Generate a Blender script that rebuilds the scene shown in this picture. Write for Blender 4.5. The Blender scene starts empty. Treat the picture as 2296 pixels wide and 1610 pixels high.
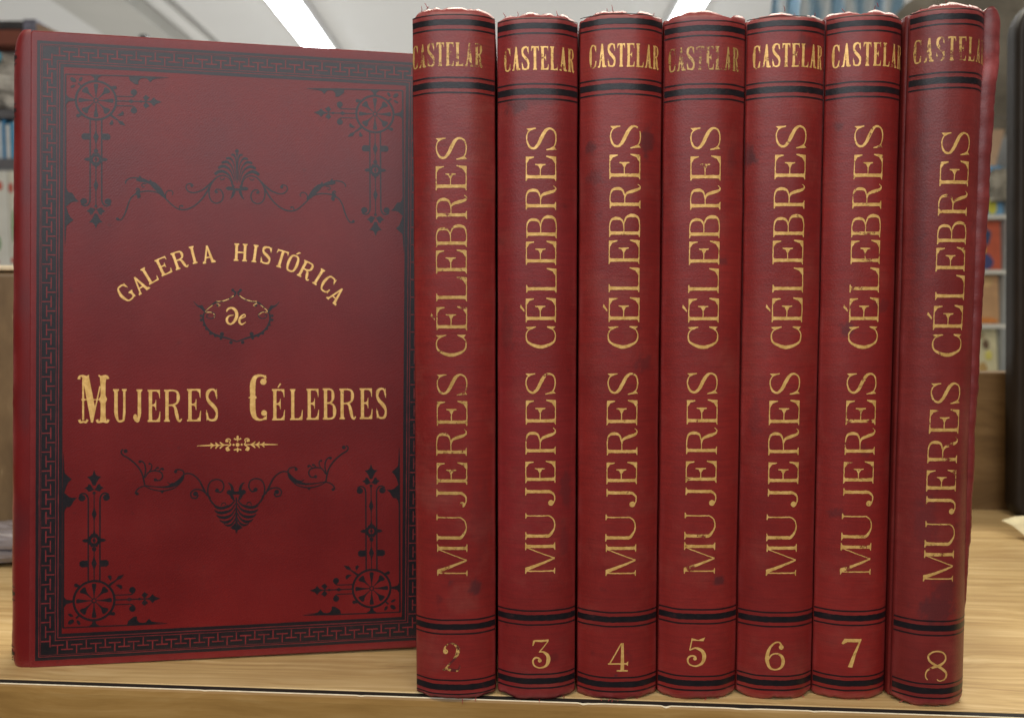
import bpy, math, random
from mathutils import Vector, Matrix, noise

random.seed(7)
scene = bpy.context.scene
R = math.radians
MM = 0.001

# ------------------------------------------------------------------ camera
cam_data = bpy.data.cameras.new("camera")
cam = bpy.data.objects.new("camera", cam_data)
scene.collection.objects.link(cam)
cam.location = (0.0, -0.267, 0.1273)
cam.rotation_euler = (R(90 - 3.4), 0, 0)
cam_data.sensor_width = 36.0
cam_data.lens = 36.0 * 1886.0 / 2296.0
cam_data.clip_start = 0.01
cam_data.clip_end = 60.0
cam_data.dof.use_dof = True
cam_data.dof.focus_distance = 0.275
cam_data.dof.aperture_fstop = 15.0
scene.camera = cam

# ------------------------------------------------------------------ world and lamps
world = bpy.data.worlds.new("World")
scene.world = world
world.use_nodes = True
bg = world.node_tree.nodes["Background"]
bg.inputs[0].default_value = (1.0, 0.97, 0.93, 1)
bg.inputs[1].default_value = 0.05


def area(name, loc, target, sx, sy, power, col):
    d = bpy.data.lights.new(name, 'AREA')
    d.shape = 'RECTANGLE'
    d.size = sx
    d.size_y = sy
    d.energy = power
    d.color = col
    o = bpy.data.objects.new(name, d)
    scene.collection.objects.link(o)
    o.location = loc
    dirv = Vector(target) - Vector(loc)
    o.rotation_euler = dirv.to_track_quat('-Z', 'Y').to_euler()
    return o


# tube row of the shop ceiling behind the books, then three added fill lamps
area("ceiling_lamp_behind_books", (0.40, 0.85, 1.25), (0.25, 0.1, 0.0), 1.6, 0.25, 27, (1.0, 0.94, 0.80))
area("sheen_lamp_behind_camera", (-0.25, -1.40, 0.80), (0, 0, 0.12), 1.9, 0.42, 13, (0.90, 0.93, 1.0))  # unseen low lamp added so the upper cloth takes a hazy sheen
area("warm_fill_over_reader", (-0.1, -0.80, 1.22), (0, 0.02, 0.06), 1.8, 0.3, 14, (1.0, 0.90, 0.74))  # unseen warm lamp added as diffuse fill without gloss
area("floor_bounce_uplight", (-0.4, 3.6, -0.9), (-0.4, 3.6, 1.3), 5.0, 3.5, 62, (1.0, 0.98, 0.94))  # unseen upward lamp added to brighten the ceiling, standing for floor bounce

scene.view_settings.view_transform = 'Standard'
scene.view_settings.look = 'None'
scene.view_settings.exposure = 0.0
scene.view_settings.gamma = 1.0
scene.render.engine = 'CYCLES'
scene.cycles.use_denoising = True
scene.cycles.max_bounces = 8

# ------------------------------------------------------------------ helpers
COL = scene.collection


def empty(name, loc=(0, 0, 0), label=None, cat=None, group=None, rot=(0, 0, 0)):
    o = bpy.data.objects.new(name, None)
    o.empty_display_size = 0.02
    COL.objects.link(o)
    o.location = loc
    o.rotation_euler = rot
    tag(o, label, cat, group)
    return o


def tag(o, label=None, cat=None, group=None, kind=None):
    if label:
        o["label"] = label
    if cat:
        o["category"] = cat
    if group:
        o["group"] = group
    if kind:
        o["kind"] = kind
    return o


def link(name, verts, faces, mat, parent=None, smooth=False, attrs=None):
    me = bpy.data.meshes.new(name)
    me.from_pydata([tuple(v) for v in verts], [], faces)
    me.validate()
    if smooth:
        me.polygons.foreach_set("use_smooth", [True] * len(me.polygons))
    if attrs:
        for k, vals in attrs.items():
            a = me.attributes.new(k, 'FLOAT', 'POINT')
            a.data.foreach_set("value", vals)
    me.update()
    o = bpy.data.objects.new(name, me)
    COL.objects.link(o)
    if mat:
        me.materials.append(mat)
    if parent:
        o.parent = parent
    return o


def box_geo(x0, x1, y0, y1, z0, z1, bev=0.0):
    """box with chamfered edges as verts / faces (convex hull of 24 points)"""
    import bmesh
    bm = bmesh.new()
    vs = [bm.verts.new((x, y, z)) for x in (x0, x1) for y in (y0, y1) for z in (z0, z1)]
    for f in ((0, 1, 3, 2), (4, 6, 7, 5), (0, 4, 5, 1), (2, 3, 7, 6), (0, 2, 6, 4), (1, 5, 7, 3)):
        bm.faces.new([vs[i] for i in f])
    if bev > 0:
        bmesh.ops.bevel(bm, geom=list(bm.edges), offset=bev, segments=3, affect='EDGES', profile=0.5)
    bmesh.ops.recalc_face_normals(bm, faces=bm.faces)
    bm.verts.index_update()
    v = [tuple(p.co) for p in bm.verts]
    f = [[q.index for q in fc.verts] for fc in bm.faces]
    bm.free()
    return v, f


def box(name, x0, x1, y0, y1, z0, z1, mat, parent=None, bev=0.0, smooth=False):
    v, f = box_geo(x0, x1, y0, y1, z0, z1, bev)
    return link(name, v, f, mat, parent, smooth)


def prism(name, pts, axis, a0, a1, mat, parent=None):
    """outline pts (2-D) extruded along an axis"""
    n = len(pts)

    def P(p, a):
        if axis == 'x':
            return (a, p[0], p[1])
        if axis == 'y':
            return (p[0], a, p[1])
        return (p[0], p[1], a)
    v = [P(p, a0) for p in pts] + [P(p, a1) for p in pts]
    f = [list(range(n)), list(range(2 * n - 1, n - 1, -1))]
    for i in range(n):
        j = (i + 1) % n
        f.append([i, i + n, j + n, j])
    import bmesh
    o = link(name, v, f, mat, parent)
    bm = bmesh.new()
    bm.from_mesh(o.data)
    bmesh.ops.recalc_face_normals(bm, faces=bm.faces)
    bm.to_mesh(o.data)
    bm.free()
    return o


def tube(name, pts, rad, mat, parent=None, sides=6):
    v, f = [], []
    pts = [Vector(p) for p in pts]
    for i, p in enumerate(pts):
        t = (pts[min(i + 1, len(pts) - 1)] - pts[max(i - 1, 0)]).normalized()
        a = t.orthogonal().normalized()
        b = t.cross(a)
        r = rad[i] if isinstance(rad, (list, tuple)) else rad
        for k in range(sides):
            q = 2 * math.pi * k / sides
            v.append(p + a * math.cos(q) * r + b * math.sin(q) * r)
    for i in range(len(pts) - 1):
        for k in range(sides):
            k2 = (k + 1) % sides
            f.append([i * sides + k, i * sides + k2, (i + 1) * sides + k2, (i + 1) * sides + k])
    f.append(list(range(sides))[::-1])
    f.append([(len(pts) - 1) * sides + k for k in range(sides)])
    return link(name, v, f, mat, parent, True)


def nz(x, y, z=0.0, f=1.0):
    return noise.noise(Vector((x * f, y * f, z * f)))


# ------------------------------------------------------------------ materials
class M:
    def __init__(s, name):
        s.m = bpy.data.materials.new(name)
        s.m.use_nodes = True
        s.t = s.m.node_tree
        s.b = s.t.nodes["Principled BSDF"]

    def n(s, typ, **kw):
        nd = s.t.nodes.new(typ)
        for k, v in kw.items():
            setattr(nd, k, v)
        return nd

    def l(s, a, b):
        s.t.links.new(a, b)

    def coord(s, scale=(1, 1, 1), rot=(0, 0, 0), src="Object"):
        tc = s.n("ShaderNodeTexCoord")
        mp = s.n("ShaderNodeMapping")
        mp.inputs["Scale"].default_value = scale
        mp.inputs["Rotation"].default_value = rot
        s.l(tc.outputs[src], mp.inputs[0])
        return mp.outputs[0]

    def noise(s, co, scale, detail=4, rough=0.55):
        nd = s.n("ShaderNodeTexNoise")
        nd.inputs["Scale"].default_value = scale
        nd.inputs["Detail"].default_value = detail
        nd.inputs["Roughness"].default_value = rough
        s.l(co, nd.inputs["Vector"])
        return nd.outputs["Fac"]

    def ramp(s, fac, stops):
        r = s.n("ShaderNodeValToRGB")
        e = r.color_ramp.elements
        while len(e) < len(stops):
            e.new(0.5)
        for el, (p, c) in zip(e, stops):
            el.position = p
            el.color = c if len(c) == 4 else (*c, 1)
        s.l(fac, r.inputs[0])
        return r.outputs[0]

    def mix(s, fac, a, b, typ='MIX'):
        x = s.n("ShaderNodeMix", data_type='RGBA', blend_type=typ)
        for sock, val in ((x.inputs[0], fac), (x.inputs[6], a), (x.inputs[7], b)):
            if hasattr(val, "links"):
                s.l(val, sock)
            elif isinstance(val, (int, float)):
                sock.default_value = val
            else:
                sock.default_value = (*val, 1) if len(val) == 3 else val
        return x.outputs[2]

    def math(s, op, a, b=0.0, c=None, clamp=False):
        x = s.n("ShaderNodeMath", operation=op, use_clamp=clamp)
        for i, val in enumerate((a, b) if c is None else (a, b, c)):
            if hasattr(val, "links"):
                s.l(val, x.inputs[i])
            else:
                x.inputs[i].default_value = val
        return x.outputs[0]

    def attr(s, name):
        a = s.n("ShaderNodeAttribute", attribute_name=name)
        return a.outputs["Fac"]

    def bump(s, h, strength, dist):
        b = s.n("ShaderNodeBump")
        b.inputs["Strength"].default_value = strength
        b.inputs["Distance"].default_value = dist
        s.l(h, b.inputs["Height"])
        s.l(b.outputs[0], s.b.inputs["Normal"])

    def set(s, **kw):
        for k, v in kw.items():
            k = k.replace("_", " ")
            i = s.b.inputs[k]
            if hasattr(v, "links"):
                s.l(v, i)
            elif isinstance(v, (tuple, list)):
                i.default_value = (*v, 1) if len(v) == 3 else v
            else:
                i.default_value = v
        return s


def plain(name, col, rough=0.6, vary=0.15, scale=30, spec=0.4, metal=0.0):
    m = M(name)
    co = m.coord()
    f = m.noise(co, scale)
    d = tuple(c * (1 - vary) for c in col)
    u = tuple(min(1, c * (1 + vary)) for c in col)
    c = m.ramp(f, [(0.3, d), (0.7, u)])
    m.set(Base_Color=c, Roughness=rough, Specular_IOR_Level=spec, Metallic=metal)
    return m.m


def cloth(name, dark, light, twill, fade, seed=0.0):
    """red book cloth; 'stain' and 'wear' vertex attributes carry marks and rubbed edges"""
    m = M(name)
    tc = m.n("ShaderNodeTexCoord")
    mp = m.n("ShaderNodeMapping")
    mp.inputs["Location"].default_value = (seed, seed * 2, seed * 3)
    m.l(tc.outputs["Object"], mp.inputs[0])
    co = mp.outputs[0]
    big = m.noise(co, 26, 5, 0.6)
    fine = m.noise(co, 420, 3, 0.6)
    c = m.ramp(big, [(0.33, dark), (0.68, light)])
    # rubbed, sun-faded patches
    pat = m.noise(co, 55, 6, 0.65)
    pf = m.ramp(pat, [(0.52, (0, 0, 0)), (0.72, (1, 1, 1))])
    c = m.mix(m.math('MULTIPLY', pf, fade), c, (0.27, 0.050, 0.038))
    # dark specks of dirt
    sp = m.noise(co, 160, 2, 0.5)
    sf = m.ramp(sp, [(0.70, (0, 0, 0)), (0.78, (1, 1, 1))])
    c = m.mix(m.math('MULTIPLY', sf, 0.35), c, (0.05, 0.010, 0.012))
    c = m.mix(m.math('MULTIPLY', fine, 0.30), c, (0.07, 0.006, 0.008))
    if not twill:   # the weft shows as fine level threads
        mw = m.n("ShaderNodeMapping")
        mw.inputs["Scale"].default_value = (90, 90, 1500)
        m.l(tc.outputs["Object"], mw.inputs[0])
        wv = m.noise(mw.outputs[0], 1.0, 3, 0.6)
        c = m.mix(m.ramp(wv, [(0.40, (0, 0, 0)), (0.70, (0.30, 0.30, 0.30))]), c, (0.075, 0.007, 0.008))
    # stains and rubbed edges from the mesh
    st = m.math('MULTIPLY', m.attr("stain"), 0.9, clamp=True)
    c = m.mix(st, c, (0.075, 0.016, 0.018))
    w = m.attr("wear")
    wn = m.noise(co, 300, 5, 0.7)
    wf = m.math('MULTIPLY', w, m.math('MULTIPLY_ADD', wn, 2.4, -0.45), clamp=True)
    c = m.mix(wf, c, (0.36, 0.075, 0.075))
    gr = m.math('MULTIPLY', m.attr("bare"), m.ramp(m.noise(co, 380, 4, 0.6), [(0.42, (0, 0, 0)), (0.6, (1, 1, 1))]))
    c = m.mix(gr, c, (0.36, 0.17, 0.15))
    r = m.math('MULTIPLY_ADD', big, 0.14, 0.30 if twill else 0.35)
    m.set(Base_Color=c, Roughness=r, Specular_IOR_Level=0.36 if twill else 0.52, Sheen_Weight=0.0, Sheen_Roughness=0.4)
    m.b.inputs["Sheen Tint"].default_value = (0.9, 0.75, 0.78, 1)
    if twill:
        w1 = m.n("ShaderNodeTexWave", wave_type='BANDS', bands_direction='DIAGONAL')
        w1.inputs["Scale"].default_value = 1.0
        w1.inputs["Distortion"].default_value = 6.0
        w1.inputs["Detail"].default_value = 2.0
        w1.inputs["Detail Scale"].default_value = 2.0
        mp2 = m.n("ShaderNodeMapping")
        mp2.inputs["Scale"].default_value = (560, 0, -470)
        m.l(tc.outputs["Object"], mp2.inputs[0])
        m.l(mp2.outputs[0], w1.inputs["Vector"])
        h = m.math('ADD', m.math('MULTIPLY', w1.outputs["Fac"], 0.75), m.math('ADD', m.math('MULTIPLY', m.noise(co, 1700, 2, 0.5), 0.5), m.math('MULTIPLY', m.noise(co, 30, 3, 0.5), 4.0)))
        m.bump(h, 0.24, 0.00011)
    else:
        h = m.math('ADD', m.math('ADD', m.noise(co, 1700, 3, 0.6), m.math('MULTIPLY', m.noise(co, 260, 3, 0.6), 0.5)), m.math('MULTIPLY', m.noise(co, 48, 4, 0.55), 3.2))
        m.bump(h, 0.5, 0.00012)
    return m.m


def ink(name, show=0.0):
    m = M(name)
    co = m.coord()
    f = m.noise(co, 240, 5, 0.65)
    c = m.ramp(f, [(0.35, (0.007, 0.006, 0.008)), (0.62, (0.014, 0.009, 0.011)), (0.80, (0.075 + show, 0.018, 0.022))])
    m.set(Base_Color=c, Roughness=0.38, Specular_IOR_Level=0.42)
    m.bump(m.noise(co, 1300, 2, 0.5), 0.4, 0.0001)
    return m.m


def gold(name, worn, scale=170.0, seed=0.0, dim=1.0):
    """stamped gilt; worn share of the leaf has flaked off and shows the cloth under it"""
    m = M(name)
    tc = m.n("ShaderNodeTexCoord")
    mp = m.n("ShaderNodeMapping")
    mp.inputs["Location"].default_value = (seed, seed * 1.7, seed * 0.6)
    m.l(tc.outputs["Object"], mp.inputs[0])
    co = mp.outputs[0]
    f = m.noise(co, 500, 4, 0.6)
    c = m.ramp(f, [(0.3, (0.62 * dim, 0.34 * dim, 0.085 * dim)), (0.7, (0.95 * dim, 0.60 * dim, 0.21 * dim))])
    m.set(Base_Color=c, Roughness=0.40, Metallic=0.30, Specular_IOR_Level=0.5)
    m.bump(m.noise(co, 1500, 2, 0.5), 0.35, 0.0001)
    if worn > 0:
        g = m.noise(co, scale, 7, 0.72)
        a = m.ramp(g, [(worn - 0.035, (0, 0, 0)), (worn + 0.035, (1, 1, 1))])
        tr = m.n("ShaderNodeBsdfTransparent")
        mx = m.n("ShaderNodeMixShader")
        m.l(a, mx.inputs[0])
        m.l(tr.outputs[0], mx.inputs[1])
        m.l(m.b.outputs[0], mx.inputs[2])
        m.l(mx.outputs[0], m.t.nodes["Material Output"].inputs[0])
    return m.m


def wood(name, dark, mid, light, stretch=(3, 46, 46), rough=0.5, contrast=1.0, streak=True):
    m = M(name)
    co = m.coord(scale=stretch)
    warp = m.noise(m.coord(scale=(4, 9, 9)), 2.0, 2)
    v = m.n("ShaderNodeVectorMath", operation='ADD')
    m.l(co, v.inputs[0])
    cx = m.n("ShaderNodeCombineXYZ")
    m.l(m.math('MULTIPLY', warp, 0.9), cx.inputs[1])
    m.l(m.math('MULTIPLY', warp, 0.9), cx.inputs[2])
    m.l(cx.outputs[0], v.inputs[1])
    g = m.noise(v.outputs[0], 3.2, 6, 0.62)
    g2 = m.noise(v.outputs[0], 17.0, 4, 0.65)
    g3 = m.noise(v.outputs[0], 7.5, 3, 0.5)
    gg = m.math('ADD', m.math('ADD', m.math('MULTIPLY', g, 0.42), m.math('MULTIPLY', g2, 0.22)), m.math('MULTIPLY', g3, 0.36))
    lo, hi = 0.5 - 0.16 * contrast, 0.5 + 0.16 * contrast
    c = m.ramp(gg, [(0.5 - 0.17 / contrast, dark), (0.5, mid), (0.5 + 0.15 / contrast, light)])
    blot = m.noise(m.coord(scale=(6, 12, 12)), 2.2, 4)
    c = m.mix(m.ramp(blot, [(0.45, (0, 0, 0)), (0.75, (0.5, 0.5, 0.5))]), c, dark)
    m.set(Base_Color=c, Roughness=rough, Specular_IOR_Level=0.4)
    m.bump(gg, 0.25, 0.0004)
    return m.m


MAT = {}
MAT["cover_cloth"] = cloth("cover_red_cloth", (0.132, 0.0068, 0.0066), (0.184, 0.0088, 0.0078), True, 0.10)
for i in range(2, 9):
    MAT["cloth%d" % i] = cloth("spine_red_cloth_%d" % i,
                               {8: (0.165, 0.0155, 0.0130)}.get(i, (0.215, 0.0135, 0.0110)),
                               {3: (0.260, 0.017, 0.018), 8: (0.240, 0.0215, 0.0170)}.get(i, (0.295, 0.0200, 0.0150)),
                               False, {2: 0.75, 8: 0.6}.get(i, 0.55), i * 0.37)
MAT["ink"] = ink("black_stamping_ink")
MAT["inkworn"] = ink("rubbed_black_stamping_ink", 0.05)
MAT["linecloth"] = plain("red_cloth_lines", (0.165, 0.016, 0.018), 0.45, 0.30, 260)
MAT["goldcover"] = gold("cover_gilt", 0.335, 240)
MAT["goldglint"] = gold("glinting_gilt_edge", 0.47, 420)
MAT["goldtitle"] = {2: gold("gilt_rubbed_2", 0.41, 230, 2.0, 0.80), 3: gold("gilt_3", 0.35, 230, 3.1), 4: gold("gilt_4", 0.375, 210, 4.2),
                    5: gold("gilt_5", 0.36, 240, 5.3), 6: gold("gilt_6", 0.355, 240, 6.4), 7: gold("gilt_7", 0.395, 210, 7.5),
                    8: gold("gilt_rubbed_8", 0.39, 210, 8.6, 0.92)}
MAT["goldname"] = {2: gold("author_gilt_2", 0.455, 260, 2.3, 0.72), 3: gold("author_gilt_3", 0.41, 250, 3.3), 4: gold("author_gilt_4", 0.39, 260, 4.4),
                   5: gold("author_gilt_5", 0.47, 300, 5.7, 0.6), 6: gold("author_gilt_6", 0.42, 230, 6.1), 7: gold("author_gilt_7", 0.41, 240, 7.2),
                   8: gold("author_gilt_8", 0.475, 220, 8.9, 0.75)}
MAT["goldnum2"] = gold("number_gilt_flaked", 0.50, 190, 1.9)
MAT["paper"] = plain("aged_page_edges", (0.55, 0.44, 0.29), 0.8, 0.25, 200)
MAT["shelfwood"] = wood("pale_oak_laminate", (0.32, 0.190, 0.076), (0.53, 0.365, 0.160), (0.69, 0.52, 0.275), (1.1, 58, 58), 0.42, 1.1)
MAT["edgewood"] = wood("golden_oak_edging", (0.225, 0.118, 0.030), (0.345, 0.195, 0.056), (0.44, 0.275, 0.10), (2.2, 40, 40), 0.45, 1.0)
MAT["gapshade"] = plain("gap_shade", (0.012, 0.008, 0.006), 0.8)
MAT["cream"] = plain("chipped_cream_core", (0.75, 0.66, 0.48), 0.7, 0.15, 300)
MAT["backwood"] = wood("dark_walnut_board", (0.075, 0.038, 0.012), (0.150, 0.085, 0.030), (0.21, 0.125, 0.05), (2, 18, 18), 0.5, 0.9)


# ------------------------------------------------------------------ drawing in 2-D
class Art:
    """ribbons, discs and polygons in millimetres; build() lays them on a surface, each a hair above the last"""

    def __init__(s):
        s.p = []          # (list of 2-D points quads/polys, layer)
        s.layer = 0

    def poly(s, pts):
        s.p.append((list(pts), s.layer))
        s.layer += 1

    def rib(s, pts, smooth=True, n=7, cap=False, step=None):
        """pts: (x, y, width)"""
        P = [tuple(map(float, p)) for p in pts]
        if smooth and len(P) > 2:
            Q = []
            for i in range(len(P) - 1):
                p0, p1, p2, p3 = P[max(i - 1, 0)], P[i], P[i + 1], P[min(i + 2, len(P) - 1)]
                for k in range(n):
                    t = k / n
                    q = []
                    for c in range(3):
                        a = 2 * p1[c]
                        b = p2[c] - p0[c]
                        cc = 2 * p0[c] - 5 * p1[c] + 4 * p2[c] - p3[c]
                        d = -p0[c] + 3 * p1[c] - 3 * p2[c] + p3[c]
                        q.append(0.5 * (a + b * t + cc * t * t + d * t ** 3))
                    q[2] = max(q[2], 0.02 * max(p1[2], p2[2]))
                    Q.append(tuple(q))
            Q.append(P[-1])
        else:
            Q = []
            for i in range(len(P) - 1):
                m = 1
                if step:
                    m = max(1, int(math.hypot(P[i + 1][0] - P[i][0], P[i + 1][1] - P[i][1]) / step))
                for k in range(m):
                    t = k / m
                    Q.append(tuple(P[i][c] * (1 - t) + P[i + 1][c] * t for c in range(3)))
            Q.append(P[-1])
        Lp, Rp = [], []
        for i, q in enumerate(Q):
            a, b = Q[max(i - 1, 0)], Q[min(i + 1, len(Q) - 1)]
            dx, dy = b[0] - a[0], b[1] - a[1]
            d = math.hypot(dx, dy) or 1e-9
            nx, ny = -dy / d, dx / d
            h = q[2] / 2
            Lp.append((q[0] + nx * h, q[1] + ny * h))
            Rp.append((q[0] - nx * h, q[1] - ny * h))
        for i in range(len(Q) - 1):
            s.p.append(([Rp[i], Rp[i + 1], Lp[i + 1], Lp[i]], s.layer))
        s.layer += 1
        if cap:
            s.disc(Q[0][0], Q[0][1], Q[0][2] / 2)
            s.disc(Q[-1][0], Q[-1][1], Q[-1][2] / 2)

    def disc(s, x, y, r, ry=None, n=16, rot=0.0):
        ry = r if ry is None else ry
        c, sn = math.cos(rot), math.sin(rot)
        pts = []
        for k in range(n):
            a = 2 * math.pi * k / n
            px, py = r * math.cos(a), ry * math.sin(a)
            pts.append((x + px * c - py * sn, y + px * sn + py * c))
        s.poly(pts)

    def ring(s, x, y, r, w, n=48):
        pts = [(x + r * math.cos(2 * math.pi * k / n), y + r * math.sin(2 * math.pi * k / n), w) for k in range(n + 1)]
        s.rib(pts, smooth=False)

    def add(s, other, fn):
        base = s.layer
        mx = 0
        for pts, l in other.p:
            s.p.append(([fn(*p) for p in pts], base + l))
            mx = max(mx, l)
        s.layer = base + mx + 1

    def build(s, name, mapfn, mat, parent, maxedge=None, wobble=0.0):
        import bmesh
        bm = bmesh.new()
        for pts, l in s.p:
            area2 = sum(pts[i][0] * pts[(i + 1) % len(pts)][1] - pts[(i + 1) % len(pts)][0] * pts[i][1] for i in range(len(pts)))
            if abs(area2) < 1e-7:
                continue
            if area2 < 0:
                pts = pts[::-1]
            vs = [bm.verts.new((p[0], p[1], l)) for p in pts]
            try:
                bm.faces.new(vs)
            except ValueError:
                pass
        bm.normal_update()
        big = [f for f in bm.faces if len(f.verts) > 4]
        bmesh.ops.triangulate(bm, faces=big, quad_method='BEAUTY', ngon_method='EAR_CLIP')
        if maxedge:
            for _ in range(6):
                es = [e for e in bm.edges if e.calc_length() > maxedge]
                if not es:
                    break
                bmesh.ops.subdivide_edges(bm, edges=es, cuts=1)
            bmesh.ops.triangulate(bm, faces=[f for f in bm.faces if len(f.verts) > 4])
        for v in bm.verts:
            x, y, l = v.co
            if wobble:
                x += wobble * nz(x * 1.7, y * 1.7, 3.1)
                y += wobble * nz(x * 1.7, y * 1.7, 9.7)
            v.co = mapfn(x, y, int(round(l)))
        me = bpy.data.meshes.new(name)
        bm.to_mesh(me)
        bm.free()
        o = bpy.data.objects.new(name, me)
        COL.objects.link(o)
        me.materials.append(mat)
        o.parent = parent
        return o


# ------------------------------------------------------------------ letter shapes (height 1, width W)
def glyph(ch, W, st, hr, sl=0.07, br=0.05, beak=0.26):
    a = Art()
    h2 = hr / 2

    def serif(x, y, up, w, l=None, r=None):
        l = sl if l is None else l
        r = sl if r is None else r
        d = 1 if up else -1
        a.poly([(x - w / 2 - l, y), (x + w / 2 + r, y), (x + w / 2 + r, y + d * hr * .8), (x + w / 2 + r * .35, y + d * (hr + br * .25)),
                (x + w / 2, y + d * (hr + br)), (x - w / 2, y + d * (hr + br)), (x - w / 2 - l * .35, y + d * (hr + br * .25)), (x - w / 2 - l, y + d * hr * .8)])

    def stem(x, w, y0=0.0, y1=1.0, b=True, t=True, **k):
        a.rib([(x, y0 + .001, w), (x, (y0 + y1) / 2, w * .93), (x, y1 - .001, w)], smooth=False, step=.08)
        if b:
            serif(x, y0, True, w, **k)
        if t:
            serif(x, y1, False, w, **k)

    def hair(x0, y0, x1, y1, w=hr):
        a.rib([(x0, y0, w), (x1, y1, w)], smooth=False, step=.08)

    def tri(p, q, r):
        a.poly([p, q, r])

    xs = sl + st / 2
    if ch in "EÉFL":
        stem(xs, st)
        if ch != "L":
            hair(xs, 1 - h2, W * .93, 1 - h2)
            a.poly([(W * .70, 1 - hr), (W * .96, 1.0), (W * .965, 1 - beak), (W * .925, 1 - beak), (W * .86, 1 - beak * .42)])
            hair(xs, .52, W * .62, .52)
            a.poly([(W * .46, .52 + h2), (W * .60, .52 + beak * .28), (W * .63, .52 + beak * .62), (W * .67, .52 + beak * .62),
                    (W * .67, .52 - beak * .62), (W * .63, .52 - beak * .62), (W * .60, .52 - beak * .28), (W * .46, .52 - h2)])
        if ch != "F":
            hair(xs, h2, W * .95, h2)
            a.poly([(W * .68, hr), (W * .86, beak * .48), (W * .955, beak * 1.2), (W, beak * 1.2), (W * .97, 0.0)])
        if ch == "É":
            a.poly([(W * .42, 1.05), (W * .60, 1.19), (W * .72, 1.17), (W * .50, 1.045)])
    elif ch in "CG":
        a.rib([(W * .90, .74, hr), (W * .78, .92, hr * 1.1), (W * .55, 1 - h2, hr * 1.2), (W * .26, .90, st * .62), (st * .55, .5, st * 1.05),
               (W * .26, .10, st * .62), (W * .56, h2, hr * 1.2), (W * .80, .09, hr * 1.1), (W * .94, .30, hr * .9)])
        a.poly([(W * .84, .93), (W * .93, 1.0), (W * .955, .66), (W * .915, .66), (W * .87, .78)])
        if ch == "C":
            a.poly([(W * .84, .09), (W * .95, .02), (W * .965, .30), (W * .925, .30), (W * .88, .19)])
        else:
            stem(W * .88, st * .85, 0.02, .42, b=False, t=True)
    elif ch == "O" or ch == "Ó":
        a.rib([(W * .5, 1 - h2, hr * 1.2), (W * .22, .88, st * .7), (st * .55, .5, st), (W * .22, .12, st * .7), (W * .5, h2, hr * 1.2),
               (W * .78, .12, st * .7), (W - st * .55, .5, st), (W * .78, .88, st * .7), (W * .5, 1 - h2, hr * 1.2)])
        if ch == "Ó":
            a.poly([(W * .44, 1.06), (W * .66, 1.24), (W * .84, 1.22), (W * .55, 1.055)])
    elif ch == "S":
        a.rib([(W * .88, .76, hr), (W * .76, .93, hr * 1.1), (W * .50, 1 - h2, hr * 1.2), (W * .20, .90, hr * 2.0), (W * .12, .74, st * .7),
               (W * .28, .60, st * .95), (W * .55, .49, st * 1.05), (W * .80, .37, st * .95), (W * .90, .23, st * .6), (W * .80, .07, hr * 1.6),
               (W * .52, h2, hr * 1.2), (W * .22, .07, hr * 1.1), (W * .08, .26, hr)])
        a.poly([(W * .80, .92), (W * .90, 1.0), (W * .92, .68), (W * .88, .68), (W * .84, .80)])
        a.poly([(W * .20, .08), (W * .08, 0.0), (W * .04, .34), (W * .08, .34), (W * .13, .20)])
    elif ch == "R" or ch == "B":
        stem(xs, st)
        if ch == "R":
            a.rib([(xs, 1 - h2, hr), (W * .52, 1 - h2, hr), (W * .74, .92, st * .62), (W * .80, .76, st * .95), (W * .74, .60, st * .62), (W * .5, .525, hr), (xs, .515, hr)])
            a.rib([(W * .42, .52, hr), (W * .60, .46, st * .7), (W * .70, .26, st * .95), (W * .78, .07, st * .75), (W * .89, .015, hr * 1.1), (W * .99, .09, hr * .7)])
        else:
            a.rib([(xs, 1 - h2, hr), (W * .50, 1 - h2, hr), (W * .72, .92, st * .62), (W * .78, .77, st * .9), (W * .72, .61, st * .6), (W * .5, .535, hr), (xs, .53, hr)])
            a.rib([(W * .46, .53, hr), (W * .60, .52, hr), (W * .83, .44, st * .62), (W * .90, .27, st * 1.02), (W * .83, .08, st * .62), (W * .55, h2, hr), (xs, h2, hr)])
    elif ch == "M":
        w2 = hr * 1.35
        x0, x1 = sl + w2 / 2 + .01, W - sl - st / 2
        stem(x0, w2)
        stem(x1, st)
        a.poly([(x0 - w2 / 2, 1.0), (x0 + st * 1.0, 1.0), ((x0 + x1) / 2 + st * .42, .02), ((x0 + x1) / 2 - st * .12, .02)])
        a.rib([((x0 + x1) / 2 + st * .15, .02, hr), (x1 - st * .3, .985, hr)], smooth=False, step=.08)
    elif ch == "U":
        w2 = hr * 1.35
        x1 = W - sl - w2 / 2
        stem(xs, st, .30, 1.0, b=False)
        stem(x1, w2, .30, 1.0, b=False)
        a.rib([(xs, .33, st), (xs + .015, .20, st * .92), (W * .36, .06, st * .55), (W * .55, h2 + .005, hr * 1.3), (W * .76, .07, hr * 1.2), (x1 - .01, .20, w2), (x1, .33, w2)])
    elif ch == "J":
        x = W - sl - st / 2
        stem(x, st, .26, 1.0, b=False)
        a.rib([(x, .30, st), (x - .012, .17, st * .85), (x - .12 * W / .62, .04, hr * 1.7), (W * .36, .01 + h2, hr * 1.2), (W * .16, .08, hr * 1.4)])
        a.disc(W * .20, .15, .085 * min(1, W / .5) + .012, .095)
    elif ch == "A":
        ap = W * .50
        a.poly([(W * .10, hr * .5), (W * .10 + hr * 1.15, hr * .5), (ap + hr * .7, .95), (ap - st * .10, 1.0), (ap - hr * .4, 1.0)])
        a.poly([(ap - st * .25, 1.0), (ap + st * .35, 1.0), (W * .90, hr * .5), (W * .90 - st * 1.05, hr * .5)])
        hair(W * .24, .32, W * .72, .32)
        serif(W * .12, 0, True, hr, sl * .9, sl * .9)
        serif(W * .84, 0, True, st, sl * .8, sl * .8)
    elif ch == "T":
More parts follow.
